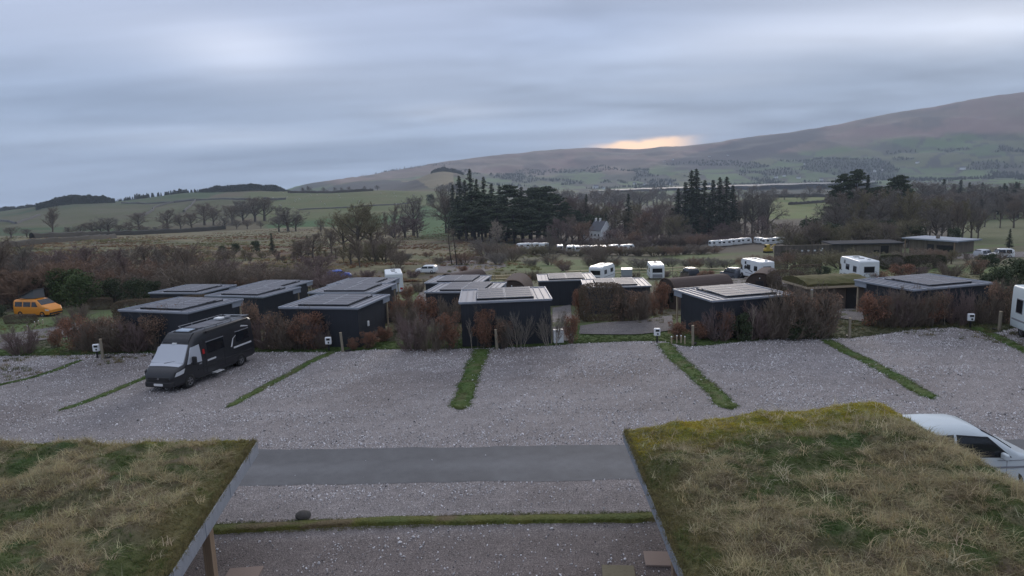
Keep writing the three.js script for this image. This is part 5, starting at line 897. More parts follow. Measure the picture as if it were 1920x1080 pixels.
grove('from left before the sheep field', [[536, 383, 400, 'round', TW.grey, 2.0], [520, 398, 405, 'round', TW.grey, 1.8], [552, 400, 402, 'round', TW.brown, 1.8], [735, 380, 330, 'birch', TW.brown], [720, 395, 335, 'tall', TW.brown], [771, 363, 335, 'round', TW.grey, 1.4], [757, 400, 320, 'round', TW.purple, 1.9], [781, 406, 318, 'round', TW.purple, 1.8], [740, 412, 318, 'scrub', TW.purple, 1.4], [600, 410, 350, 'broad', TW.brown], [806, 363, 700, 'dark', null, 1.1], [640, 396, 208, 'broad', TW.olive, 1.3], [664, 374, 200, 'round', TW.olive, 1.6], [692, 384, 206, 'round', TW.olive, 1.4], [930, 410, 260, 'round', TW.pale], [618, 425, 190, 'broad', TW.brown], [710, 430, 190, 'round', TW.brown], [832, 345, 345, 'round', TW.grey], [838, 360, 338, 'broad', TW.brown]]);
grove('from left around the pale yard', [[700, 440, 150, 'birch', TW.brown], [730, 448, 150, 'birch', TW.brown], [745, 462, 140, 'scrub', TW.brown], [905, 440, 190, 'scrub', TW.grey, 1.3], [925, 450, 180, 'scrub', TW.brown, 1.3], [1030, 430, 190, 'birch', TW.grey], [960, 462, 170, 'scrub', TW.brown, 1.4], [1120, 462, 150, 'scrub', TW.brown]]);
grove('from left between the moor and the huts', [...series(545, 730, 13, (px) => [px, rr(428, 468), rr(138, 178), pick('broad', 'round', 'scrub', 'birch'), pick(TW.olive, TW.brown, TW.brown), 1.6]), ...series(400, 560, 8, (px) => [px, rr(455, 482), rr(150, 185), pick('scrub', 'round'), pick(TW.olive, TW.brown), 1.6]), ...series(730, 960, 9, (px) => [px, rr(462, 480), rr(150, 190), 'scrub', pick(TW.brown, TW.rust, TW.grey), 1.7])], 'bare trees between the moor and the huts');
grove('from left in front of the stored caravans', series(960, 1345, 26, (px) => [px, px < 1045 || px > 1100 ? rr(457, 464) : rr(463, 468), rr(208, 222), 'scrub', pick(TW.brown, TW.rust, TW.olive), rr(1.8, 2.6)]), 'hedge plants before the stored caravans');
grove('from left on the slope above the rail fence', series(990, 1480, 16, (px) => [px, rr(474, 486), rr(128, 165), 'scrub', pick(TW.brown, TW.rust, TW.grey), rr(1.3, 2.2)]), 'low bushes above the rail fence');
grove('from left in front of the timber buildings', series(1460, 1900, 22, (px) => [px, rr(462, 478), rr(125, 165), pick('scrub', 'scrub', 'round'), pick(TW.brown, TW.rust, TW.grey, TW.olive), rr(1.4, 2.2)]), 'bushes before the timber buildings');
grove('from left in the nearer scrub', [...series(-30, 640, 34, (px) => [px, px < 380 ? rr(476, 506) : rr(490, 512), px < 190 ? rr(99, 124) : rr(88, 122), 'scrub', pick(TW.purple, TW.brown, TW.rust, TW.brown), rr(1.4, 1.9)])], 'scrub bushes at the left');
grove('from left in the farther scrub', [...series(-30, 620, 26, (px) => [px, px < 330 ? rr(450, 482) : rr(468, 492), rr(125, 160), pick('scrub', 'scrub', 'birch', 'round'), pick(TW.purple, TW.brown, TW.purple, TW.grey), 1.7])], 'scrub and small trees at the left');
grove('tall one from left over the scrub', [[-10, 440, 105, 'broad', TW.brown], [32, 452, 100, 'birch', TW.grey, 1.3], [345, 452, 105, 'broad', TW.brown], [300, 458, 112, 'birch', TW.grey], [230, 462, 110, 'birch', TW.purple]]);
grove('evergreen from left amid the left scrub', [[118, 500, 96, 'dark', NEEDLE.green, 1.3], [145, 510, 90, 'dark', NEEDLE.green, 1.3], [76, 512, 99, 'dark', NEEDLE.dark, 1.2], [250, 520, 88, 'dark', null, 1.1], [285, 524, 92, 'dark', null, 1], [205, 520, 95, 'dark', null, 1.1], [415, 460, 190, 'dark', null, 1.3], [440, 455, 195, 'dark', null, 1.2], [508, 436, 190, 'spruce', null, 1.5], [478, 450, 195, 'dark'], [575, 440, 185, 'spruceB', null, 1.2]]);
grove('from left in the valley', series(1000, 1640, 56, (px) => [px, rr(345, 364), rr(700, 1050), pick('round', 'broad', 'round'), pick(TW.grey, TW.brown), 1.5]), 'trees in the valley');
grove('from left along the sheep-field ridge', series(560, 720, 9, (px) => [px, rr(346, 353), 1010, 'round', TW.grey, 1.4]));
grove('from left below the small grassy hill', [[820, 322, 1900], [835, 320, 1890], [845, 322, 1880], [825, 345, 1000], [840, 340, 1000], [855, 338, 1000], [870, 338, 1010], [845, 352, 980], [862, 350, 980]].map((e) => [...e, 'round', TW.grey, 1.8]));
// right front: dark conifer bush behind the cut-off motorhome
grove('from left beside the cut-off motorhome', [[1880, 497, 62, 'dark', null, 1.1], [1920, 480, 66, 'dark', null, 1.3], [1855, 510, 68, 'dark', null, 1.0]]);

// the two-stemmed bare tree at the gravel yard
{
  const p = onLand(852, 497); seed = 400; const W = [], T = [];
  for (const [dx, lean] of [[-0.5, -0.12], [0.55, -0.03]]) {
    let q = V(dx, -0.3, 0), e = V(lean, 1, 0.02).normalize(); const pts = [q];
    for (let k = 0; k < 6; k++) { e.add(V(rr(-0.04, 0.04), 0, rr(-0.04, 0.04))).normalize(); q = q.clone().addScaledVector(e, 1.35); pts.push(q); stick(W, pts[k], q, 0.17 - k * 0.024, 0.146 - k * 0.024, 7); }
    for (let i = 0; i < 26; i++) { const f = rr(0.42, 1) * 6, k = Math.min(5, Math.floor(f)), b = pts[k].clone().lerp(pts[k + 1], f - k), a = rr(0, 6.28), d = V(Math.cos(a) * 0.8, 0.75, Math.sin(a) * 0.8).normalize(), L = rr(0.9, 2.3) * (1.25 - f / 9), m = b.clone().addScaledVector(d, L * 0.55), c = m.clone().addScaledVector(d.add(V(0, 0.5, 0)).normalize(), L * 0.5); stick(T, b, m, 0.035, 0.022, 4); stick(T, m, c, 0.022, 0.008, 3); for (let j = 0; j < 9; j++) { const o = b.clone().lerp(c, rr(0.3, 1)), g = o.clone().add(V(rr(-0.5, 0.5), rr(0.1, 0.7), rr(-0.5, 0.5))); stick(T, o, g, 0.012, 0.005, 3); } }
  }
  const t = thing('bare_tree', 'thin two-stemmed bare tree standing at the edge of the pale gravel yard', 'tree', p); mesh('trunk', soup(W), TW.darkwood, t); mesh('crown', soup(T), TW.brown, t);
}
// shrubs and hedges among the pitches and huts: [column, row of the foot, width, height, depth, kind]
function shrubs(list) {
  for (const [px, py, w, h, kind, label, d, far] of list) {
    const q = far ? bearing(px, py, far) : 0, p = far ? [q.x, q.y, q.z] : onLand(px, py), t = (px * 3.7) % 6.28, C = { copper: ['copper', NEEDLE.copper, 'beech_shrub', TW.wood, 'foliage'], copperB: ['copperB', NEEDLE.copperPale, 'beech_shrub', TW.wood, 'foliage'], hedge: ['hedge', NEEDLE.hedge, 'clipped_hedge', TW.wood, 'foliage'], green: ['hedge', NEEDLE.hedgeGreen, 'clipped_hedge', TW.wood, 'foliage'], ball: ['ball', NEEDLE.hedge, 'round_hedge', TW.wood, 'foliage'], fan: ['fan', TW.grey, 'bare_shrub', TW.pale, 'twigs'], sapling: ['sapling', TW.pale, 'sapling', TW.pale, 'twigs'], thicket: ['thicket', TW.brown, 'twiggy_shrub', TW.wood, 'twigs'], thicketP: ['thicket', TW.purple, 'twiggy_shrub', TW.wood, 'twigs'], bush: ['bush', NEEDLE.dark, 'evergreen_bush', TW.wood, 'foliage'], bushG: ['bush', NEEDLE.turfy, 'evergreen_bush', TW.wood, 'foliage'] }[kind], top = K[C[0]].top;
    const wide = { copper: 1.1, copperB: 1.1, hedge: 1, ball: 1, green: 1, fan: 1.6, sapling: 1.1, thicket: 1.5, bush: 3.4, bushG: 3.4 }[kind] || 1.5, box = C[0] === 'hedge'; if (!far && px < 640 && py > 650) p[2] -= 0.55;
    plant(C[2], C[0], C[1], label, box || C[0] === 'ball' ? 'hedge' : kind === 'sapling' ? 'sapling' : 'shrub', p[0], p[1] - 0.03, p[2], w / wide, h / top, (d || w) / wide, box ? rad(d && d > 10 ? 0 : 0) + (label.turn || 0) : t, undefined, C[3], C[4]);
  }
}
shrubs([
  [30, 668, 2.12, 2.07, 'thicketP', 'bare purplish twiggy shrub at the left edge of the pitches'], [95, 655, 1.00, 1.30, 'copper', 'copper-leaved beech shrub, leftmost along the back of the gravel'], [138, 660, 2.24, 2.32, 'copper', 'copper-leaved shrub between the two leftmost shrubs and the left meter box'],
  [165, 660, 2.24, 2.20, 'thicket', 'brown twiggy shrub just left of the left meter box'], [215, 662, 2.36, 2.32, 'thicket', 'brown twiggy shrub just right of the left wooden post'], [252, 662, 2.36, 2.20, 'thicketP', 'purplish twiggy shrub behind the nose of the black campervan'], [285, 660, 2.12, 2.32, 'copperB', 'pale copper shrub directly left of the black campervan'], [240, 655, 3.20, 1.60, 'hedge', 'clipped brown hedge below the leftmost front hut'],
  [320, 650, 2.60, 2.68, 'copperB', 'copper shrub half hidden behind the campervan windscreen'], [470, 656, 1.30, 3.05, 'copperB', 'tall brown shrub against the tail of the black campervan'], [497, 657, 2.01, 2.32, 'thicketP', 'purplish shrub right of the campervan tail'], [535, 657, 2.48, 2.32, 'thicket', 'twiggy brown shrub at the left end of the hut with the wall light'], [575, 657, 2.36, 2.44, 'copper', 'copper shrub before the wall of the hut with the wall light'], [555, 657, 2.24, 1.95, 'copperB', 'sparse copper shrub between two twiggy shrubs before the hut with the wall light'],
  [600, 657, 1.20, 1.30, 'thicket', 'low twiggy shrub left of the second meter box'], [662, 656, 0.80, 0.80, 'copper', 'small copper shrub at the corner of the hut with the wall light'], [695, 652, 1.30, 1.10, 'copper', 'copper shrub right of the hut with the wall light'], [722, 640, 1.20, 1.00, 'copper', 'small copper shrub at the far corner of the hut with the wall light'],
  [775, 655, 2.24, 2.44, 'thicketP', 'purplish twiggy shrub left of the broad grass strip'], [808, 655, 2.24, 2.32, 'thicket', 'brown twiggy shrub at the middle of the shrub row left of the broad grass strip'], [842, 655, 1.65, 2.32, 'copper', 'copper shrub at the right end of the shrub row left of the broad grass strip'], [760, 620, 2.12, 2.20, 'thicket', 'twiggy shrub set back behind the row left of the broad grass strip'],
  [885, 653, 0.90, 1.90, 'sapling', 'thin pale-stemmed sapling at the head of the broad grass strip'], [908, 652, 1.53, 2.44, 'copper', 'copper shrub before the left part of the central hut'], [945, 652, 1.30, 1.83, 'copperB', 'sparse copper shrub right of the central wooden post'], [972, 650, 2.00, 2.40, 'fan', 'pale fan-shaped bare shrub before the central hut'], [1034, 648, 2.10, 2.40, 'fan', 'pale fan-shaped bare shrub at the right corner of the central hut'], [1072, 643, 1.06, 1.83, 'copper', 'narrow copper shrub left of the bright grass'],
  [1090, 600, 1.42, 2.44, 'copper', 'copper shrub at the left end of the tall clipped hedge'], [1128, 601, 3.1, 2.7, 'hedge', 'tall clipped brown hedge before the second-row hut', 2.0], [1192, 600, 2.60, 2.32, 'thicket', 'loose brown shrub before the second-row hut'], [1205, 598, 1.65, 2.07, 'copperB', 'sparse copper shrub before the second-row hut'], [1240, 588, 1.60, 2.80, 'copper', 'tall copper shrub at the arched brown cabin'], [1222, 592, 1.30, 1.90, 'copper', 'copper shrub at the right corner of the second-row hut'],
  [1272, 636, 1.30, 1.15, 'copper', 'low copper shrub right of the meter box on the bright grass'], [1312, 635, 1.60, 1.10, 'copper', 'low copper shrub at the left corner of the right-hand solar hut'], [1362, 637, 1.30, 1.83, 'copper', 'narrow copper shrub before the right-hand solar hut'], [1345, 637, 1.89, 2.32, 'thicketP', 'thin purplish shrub before the right-hand solar hut'], [1385, 636, 1.70, 1.70, 'bush', 'dark green bush before the right-hand solar hut'], [1410, 637, 1.00, 2.30, 'sapling', 'pale bare sapling before the right-hand solar hut'], [1440, 634, 2.24, 2.44, 'thicket', 'brown shrub before the right end of the right-hand solar hut'],
  [1475, 632, 3.07, 3.54, 'thicket', 'big brown bush left of the tall pole-like post'], [1520, 632, 3.30, 3.42, 'thicket', 'big brown bush around the tall pole-like post'], [1545, 630, 2.24, 2.68, 'copperB', 'sparse copper shrub at the right side of the big brown bush'], [1500, 634, 2.20, 1.40, 'bush', 'dark green bush low in the big brown bushes'],
  [1640, 612, 2.24, 2.20, 'copper', 'copper shrub at the left corner of the rightmost hut'], [1672, 612, 1.89, 2.68, 'thicket', 'brown twiggy shrub before the left wall of the rightmost hut'], [1705, 611, 2.24, 2.81, 'thicket', 'dense brown shrub before the middle of the rightmost hut'], [1740, 610, 1.65, 1.83, 'copper', 'copper shrub before the middle of the rightmost hut'], [1772, 609, 0.90, 2.30, 'sapling', 'pale sapling before the rightmost hut'], [1795, 608, 1.89, 2.56, 'thicketP', 'thin purplish shrub before the right part of the rightmost hut'], [1868, 606, 1.65, 2.68, 'copperB', 'copper-brown shrub right of the rightmost hut'], [1890, 604, 1.89, 3.05, 'thicket', 'brown shrub behind the post beside the cut-off motorhome'],
  [285, 572, 6.4, 2.7, 'hedge', 'long clipped brown hedge in front of the far left hut', 1.2, 61], [392, 568, 5.4, 2.8, 'hedge', 'clipped brown hedge end nearest the left row of huts', 1.2, 60.5], [190, 580, 2.60, 1.40, 'hedge', 'low clipped hedge right of the orange campervan', 1.2], [40, 606, 3.0, 0.9, 'hedge', 'low copper hedge in front of the orange campervan', 1.0], [150, 600, 2.12, 1.83, 'thicket', 'grey-brown shrub right of the orange campervan'], [120, 612, 1.60, 1.40, 'thicketP', 'purplish shrub beside the left road'], [-6, 596, 2.50, 1.50, 'bush', 'dark green bush at the left edge beside the orange campervan'],
  [735, 590, 1.70, 1.90, 'copper', 'copper shrub behind the right end of the hut with the wall light'], [770, 600, 1.77, 1.95, 'copperB', 'sparse copper shrub by the gravel lane between the huts'], [800, 610, 2.01, 2.32, 'copper', 'copper shrub at the left of the stack of three huts'], [845, 608, 2.24, 2.32, 'thicket', 'brown shrub before the second hut of the stack of three'], [870, 606, 1.65, 2.20, 'copperB', 'copper shrub left of the central hut'], [765, 565, 1.60, 1.80, 'copper', 'copper shrub far up the gravel lane between the huts'], [785, 548, 1.90, 1.80, 'thicket', 'twiggy shrub at the far end of the gravel lane between the huts'], [640, 545, 2.40, 1.70, 'copper', 'copper hedge plant behind the huts left of centre', 1.2], [600, 540, 2.40, 1.60, 'thicket', 'brown hedge plant behind the huts left of centre'], [470, 590, 1.60, 1.70, 'copper', 'copper shrub between the left row of huts and the next'], [490, 600, 1.89, 2.07, 'thicket', 'twiggy shrub between the left row of huts and the next'],
  [1000, 525, 2.80, 1.90, 'thicket', 'brown shrub beside the arched cabin with the dark doorway'], [985, 540, 1.90, 1.90, 'copper', 'copper shrub right of the arched cabin with the dark doorway'], [1060, 508, 2.50, 1.60, 'thicketP', 'purplish shrub in front of the rail fence'], [1190, 522, 2.00, 1.20, 'thicket', 'low brown shrub before the grey box trailer'], [1245, 520, 2.60, 1.40, 'thicketP', 'low purplish shrub in front of the white caravan facing the camera'], [1275, 528, 2.40, 1.40, 'thicket', 'brown shrub left of the right arched cabin'],
  [1325, 525, 2.60, 1.50, 'copper', 'copper hedge plant left of the grey car'], [1350, 530, 2.40, 1.30, 'thicket', 'brown hedge plant below the grey car'], [1395, 520, 2.80, 1.40, 'copper', 'copper shrub in front of the motorhome with black graphics'], [1460, 512, 2.60, 1.80, 'hedge', 'clipped copper hedge block right of the motorhome with black graphics', 1.4], [1510, 516, 5.00, 1.80, 'hedge', 'long clipped brown hedge right of the motorhome with black graphics', 1.4], [1474, 545, 4.00, 2.30, 'ball', 'round clipped hedge in front of the turf-roofed hut', 2.6], [1560, 535, 3.00, 1.50, 'thicketP', 'purplish shrub in front of the white motorhome right of centre'], [1545, 520, 2.40, 1.70, 'bush', 'green bush left of the white motorhome right of centre'], [1590, 540, 2.60, 1.40, 'thicket', 'brown shrub just below the white motorhome right of centre'],
  [1482, 490, 4.60, 2.60, 'green', 'dark green clipped hedge in front of the long timber building', 1.6], [1590, 478, 4.20, 2.40, 'green', 'dark green clipped hedge behind the white motorhome right of centre', 1.6], [1670, 504, 3.60, 2.40, 'green', 'clipped hedge block right of the white motorhome', 1.6], [1733, 504, 6.40, 2.30, 'green', 'broad round-topped clipped hedge right of centre of the car park', 2.2], [1690, 522, 3.40, 2.00, 'copper', 'copper shrub above the roof of the rightmost hut'], [1780, 520, 3.60, 2.20, 'thicket', 'brown twiggy shrub above the roof of the rightmost hut'], [1830, 515, 3.40, 2.20, 'copperB', 'brown shrub at the far right above the rightmost hut'], [1760, 500, 3.00, 2.60, 'thicket', 'tall twiggy shrub beside the car park at right'], [1640, 530, 3.20, 1.50, 'copper', 'copper shrub below the right side of the white motorhome'], [1720, 515, 3.40, 1.50, 'thicketP', 'purplish shrub above the middle of the rightmost hut roof'], [1850, 500, 3.60, 2.20, 'bush', 'dark green bush before the cars at the far right'],
  [870, 512, 2.20, 1.50, 'copper', 'copper shrub in front of the pale gravel yard'], [745, 512, 3.00, 1.70, 'thicket', 'brown shrub before the white motorhome roof'], [690, 520, 3.20, 1.70, 'thicketP', 'purplish shrub left of the white motorhome roof'], [775, 520, 2.80, 1.60, 'thicketP', 'purplish shrub right of the white motorhome roof'], [655, 528, 3.00, 1.50, 'thicket', 'brown shrub in front of the blue car'], [560, 530, 3.00, 1.60, 'thicket', 'brown shrub behind the left row of huts'], [520, 530, 3.00, 1.60, 'thicketP', 'purplish shrub behind the left row of huts'],
  [352, 652, 2.2, 2.2, 'thicket', 'brown twiggy shrub seen just over the campervan bonnet'], [182, 658, 1.9, 2.2, 'copperB', 'sparse copper shrub right behind the left wooden post'], [268, 656, 2.4, 2.3, 'thicketP', 'tall purplish shrub before the front hut, left of the campervan'], [232, 656, 2.2, 2.2, 'copperB', 'sparse copper shrub before the left end of the front hut'], [510, 656, 2.0, 2.3, 'copperB', 'sparse copper shrub right of the campervan tail'], [590, 655, 1.9, 2.2, 'thicketP', 'purplish shrub left of the second meter box'],
  [1420, 634, 2.0, 2.4, 'thicketP', 'thin purplish shrub right of the pale sapling before the solar hut'], [1458, 633, 2.2, 2.7, 'thicket', 'tall brown shrub left of the big brown bush'], [1500, 632, 2.6, 2.9, 'copperB', 'sparse copper bush in the middle of the big brown bushes'], [1690, 611, 2.0, 2.5, 'thicketP', 'purplish shrub before the left half of the rightmost hut'], [1725, 610, 2.0, 2.4, 'thicket', 'tall brown shrub before the rightmost hut, right of the dense one'], [1755, 609, 1.7, 2.2, 'copperB', 'sparse copper shrub left of the pale sapling before the rightmost hut'], [1845, 606, 1.8, 2.2, 'thicket', 'brown shrub at the right corner of the rightmost hut'],
  [1170, 601, 2.0, 2.2, 'copperB', 'sparse copper shrub directly right of the tall clipped hedge'], [690, 620, 1.9, 1.9, 'thicket', 'brown shrub beyond the right wall of the hut with the wall light'], [745, 605, 1.9, 2.0, 'copper', 'copper shrub beyond the far corner of the hut with the wall light'], [830, 600, 1.9, 2.0, 'copperB', 'sparse copper shrub at the foot of the stack of three huts'],
]);

// ------------------------------------------------------------------ buildings farther off
function boards(parent, w, h, z, x0, y0, n, mat, name = 'board') { const k = w / n; for (let i = 0; i < n; i++) { const m = mesh(name, rbx(k - 0.02, h, 0.05, 0.008), mat[i % mat.length], parent); m.position.set(x0 - w / 2 + (i + 0.5) * k, y0 + h / 2, z + (i % 3) * 0.006); } }
{ // long timber building with dark roofs
  const wood = [0.9, 1.05, 0.8, 1].map((k) => std([0.115 * k, 0.1 * k, 0.085 * k], 0.9, { map: woodMap })), wood2 = [0.9, 1.1, 1].map((k) => std([0.16 * k, 0.135 * k, 0.105 * k], 0.9, { map: woodMap }));
  const a = bearing(1452, 470, 186), b = bearing(1692, 470, 196), L = Math.hypot(b.x - a.x, b.z - a.z), base = Math.min(a.y, b.y);
  const t = thing('timber_building', 'long low weathered timber building with a dark doorway at right', 'building', [(a.x + b.x) / 2, base, (a.z + b.z) / 2], Math.atan2(-(b.z - a.z), b.x - a.x));
  const h = Math.max(bearing(1560, 459, 190).top - base, 2.6); mesh('wall', [bx(L * 0.55, h + 2, 8, L * 0.225, h / 2 - 1, -4.1), bx(L * 0.45, h + 2, 0.3, -L * 0.275, h / 2 - 1, -0.2)], M.cladding, t);
  boards(t, L * 0.62, h - 0.05, 0, -L * 0.19, 0, 26, wood); boards(t, L * 0.2, h - 0.2, 0, L * 0.23, 0, 9, wood2); boards(t, L * 0.1, h - 0.2, 0, L * 0.448, 0, 5, wood2);
  mesh('doorway', bx(L * 0.06, h - 0.5, 0.04, L * 0.365, (h - 0.5) / 2, -0.05), M.black, t); mesh('roof', bx(L * 0.56, 0.3, 9.4, L * 0.23, h + 0.15, -4.0), M.roofDark, t); mesh('capping', bx(L * 0.45, 0.1, 0.3, -L * 0.275, h + 0.05, -0.1), M.cladding, t);
  for (let k = 0; k < 5; k++) mesh('window', bx(0.5, 0.4, 0.06, -L * 0.33 + k * 1.6, h * 0.55, 0.06), M.lamp, t); mesh('wall_light', rbx(0.3, 0.3, 0.12, 0.04, -L * 0.12, h * 0.7, 0.08), M.white, t); mesh('window', bx(1.2, 0.9, 0.06, L * 0.3, h * 0.35, 0.06), M.glass, t);
  const c = bearing(1698, 470, 188), d = bearing(1798, 470, 180), W = Math.hypot(d.x - c.x, d.z - c.z), y = Math.min(c.y, d.y), q = thing('timber_pavilion', 'timber pavilion with a pale overhanging flat roof, right of the long building', 'building', [(c.x + d.x) / 2, y, (c.z + d.z) / 2], Math.atan2(-(d.z - c.z), d.x - c.x)), hh = Math.max(bearing(1740, 450, 184).top - y, 2.8);
  mesh('wall', bx(W * 0.86, hh + 1.5, 6, 0, hh / 2 - 0.75, -3.2), M.cladding, q); boards(q, W * 0.34, hh - 0.1, 0, -W * 0.26, 0, 8, wood2); mesh('doorway', bx(W * 0.12, hh * 0.75, 0.05, -W * 0.02, hh * 0.375, -0.06), M.black, q); mesh('window', bx(W * 0.3, hh * 0.5, 0.05, W * 0.24, hh * 0.5, -0.06), M.glass, q); mesh('roof', bx(W * 1.05, 0.3, 8, 0, hh + 0.15, -3), M.zinc, q); mesh('roof_edge', bx(W * 1.06, 0.34, 0.12, 0, hh + 0.15, 1.06), M.fascia, q); mesh('chimney', bx(0.6, 0.9, 0.6, -W * 0.0, hh + 0.75, -2), M.cladding, q); mesh('post', [bx(0.2, hh, 0.2, W * 0.46, hh / 2, 0.8), bx(0.2, hh, 0.2, -W * 0.47, hh / 2, 0.8)], M.timber, q);
}
function house(name, label, pos, turn, o) {
  const t = thing(name, label, 'house', pos, turn, o.group), { w, d, h, rise } = o, sh = new THREE.Shape([[-d / 2, -1.5], [d / 2, -1.5], [d / 2, h], [0, h + rise], [-d / 2, h]].map((p) => new THREE.Vector2(...p)));
  mesh('wall', new THREE.ExtrudeGeometry(sh, { depth: w, bevelEnabled: false }).translate(0, 0, -w / 2).rotateY(Math.PI / 2), o.wall || M.white, t);
  const l = Math.hypot(d / 2, rise) + 0.4, an = Math.atan2(rise, d / 2), rf = mesh('roof', [-1, 1].map((s) => new THREE.BoxGeometry(w + 0.5, 0.18, l).rotateX(s * an).translate(0, h + rise / 2 + 0.08, s * (d / 4 + 0.06))), o.roof || std([0.12, 0.125, 0.14], 0.8), t);
  for (const x of o.chimneys || []) mesh('chimney', [bx(0.8, 2.2, 0.7, x, h + rise + 0.3, 0), bx(0.95, 0.15, 0.85, x, h + rise + 1.45, 0)], M.white, rf);
  if (o.detail) { for (const s of [-1, 1]) for (const x of [-w * 0.3, 0, w * 0.3]) for (const y of [1.0, 3.2]) { const f = mesh('window', bx(1.0, 1.2, 0.06, x, y + 0.6, s * (d / 2 + 0.01)), M.glass, t); mesh('window_frame', [bx(1.2, 0.1, 0.08, x, y - 0.02, s * (d / 2 + 0.02)), bx(1.2, 0.1, 0.08, x, y + 1.22, s * (d / 2 + 0.02))], M.white, f); } for (const s of [-1, 1]) mesh('window', bx(0.06, 1.2, 1.0, s * (w / 2 + 0.01), 3.8, 0), M.glass, t); mesh('bargeboard', [-1, 1].map((s) => new THREE.BoxGeometry(0.12, 0.35, l).rotateX(s * an).translate(w / 2 + 0.28, h + rise / 2 + 0.05, s * (d / 4 + 0.06))), M.white, rf); mesh('door', bx(1, 2, 0.06, w * 0.15, 1, d / 2 + 0.02), M.black, t); }
  return t;
}
{
  const q = bearing(1126, 436, 318), H = bearing(1126, 415, 318).top - q.y;
  house('white_house', 'white gabled house with tall white chimneys among the bare trees', [q.x, q.y, q.z], rad(-62), { w: 9.5, d: 6.5, h: H * 0.58, rise: H * 0.42, chimneys: [-3.6, -0.2], detail: true });
  const r = bearing(1106, 436, 326), lo = house('white_outbuilding', 'low white wing left of the white gabled house', [r.x, r.y, r.z], rad(-10), { w: 7, d: 5, h: H * 0.32, rise: H * 0.25, chimneys: [-3] });
  // small white houses scattered below the fell
  const spots = [[1117, 353, 1.5], [1132, 355, 1], [1190, 346, 1.2], [1209, 347, 1], [1258, 347, 1], [1455, 334, 1.2], [1470, 331, 1], [1497, 335, 1.1], [1508, 309, 0.9], [1590, 333, 1], [1600, 336, 1], [1640, 322, 1.1], [1655, 320, 0.9], [1720, 306, 1], [1805, 318, 1.5], [1365, 292, 0.9], [1262, 300, 0.9], [1246, 303, 0.8], [1330, 294, 0.8], [1540, 338, 0.9]];
  spots.sort((a, b) => a[0] - b[0]); let first;
  spots.forEach(([px, py, s], i) => { const p = onLand(px, py), lab = `tiny white house, ${ORD[i]} from the left below the distant fell`; if (!first) { first = house('distant_house', lab, p, 0.3, { w: 11, d: 7, h: 4.5, rise: 2.6, group: 'distant white houses below the fell' }); first.scale.setScalar(s); } else dup(first, lab, p, (px % 7) * 0.4, s * 0.95); });
}
// arched shingle cabins
function cabin(label, pos, turn, len) {
  const t = thing('arched_cabin', label, 'cabin', pos, turn), out = [], N = 18, W = 1.65, H = 2.75;
  for (let i = 0; i <= N; i++) { const a = Math.PI * i / N, c = Math.cos(a); out.push(new THREE.Vector2(W * Math.sign(c) * Math.pow(Math.abs(c), 0.8), H * Math.pow(Math.sin(a), 0.75))); }
  out[0].y = -0.6; out[N].y = -0.6;
  mesh('shell', new THREE.ExtrudeGeometry(new THREE.Shape(out), { depth: len, bevelEnabled: false }).translate(0, 0, -len / 2), M.shingle, t);
  mesh('front_wall', new THREE.ExtrudeGeometry(new THREE.Shape(out.map((p) => new THREE.Vector2(p.x * 0.9, p.y * 0.93))), { depth: 0.06, bevelEnabled: false }).translate(0, 0, len / 2), std([0.07, 0.05, 0.042], 0.9, { map: woodMap }), t);
  const hoop = []; for (let i = 0; i < N; i++) hoop.push(tube([out[i].x, out[i].y, len / 2 + 0.05], [out[i + 1].x, out[i + 1].y, len / 2 + 0.05], 0.07, 0.07, 5)); mesh('arch_trim', hoop, std([0.1, 0.07, 0.055], 0.9), t);
  mesh('door', bx(0.85, 1.9, 0.06, 0, 0.95, len / 2 + 0.1), M.black, t); mesh('window', [-0.9, 0.9].map((x) => bx(0.4, 0.8, 0.05, x, 1.2, len / 2 + 0.09)), M.glass, t); mesh('lamp', rbx(0.1, 0.14, 0.1, 0.03, 0, 2.2, len / 2 + 0.12), M.white, t);
}
{
  let q = bearing(967, 545, 66); cabin('dark arched cabin with a doorway facing the camera, behind the central huts', [q.x, q.y, q.z], rad(-8), 5.5);
  q = bearing(1305, 570, 60); cabin('brown arched cabin lying side-on between two solar huts', [q.x, q.y, q.z], rad(-72), 6);
  q = bearing(1432, 530, 78); cabin('brown arched cabin showing only its top behind the right-hand solar hut', [q.x, q.y - 0.7, q.z], rad(-30), 5.5);
  q = bearing(870, 522, 79); cabin('brown arched cabin top behind the stack of three huts', [q.x, q.y, q.z], rad(-40), 5.5);
}
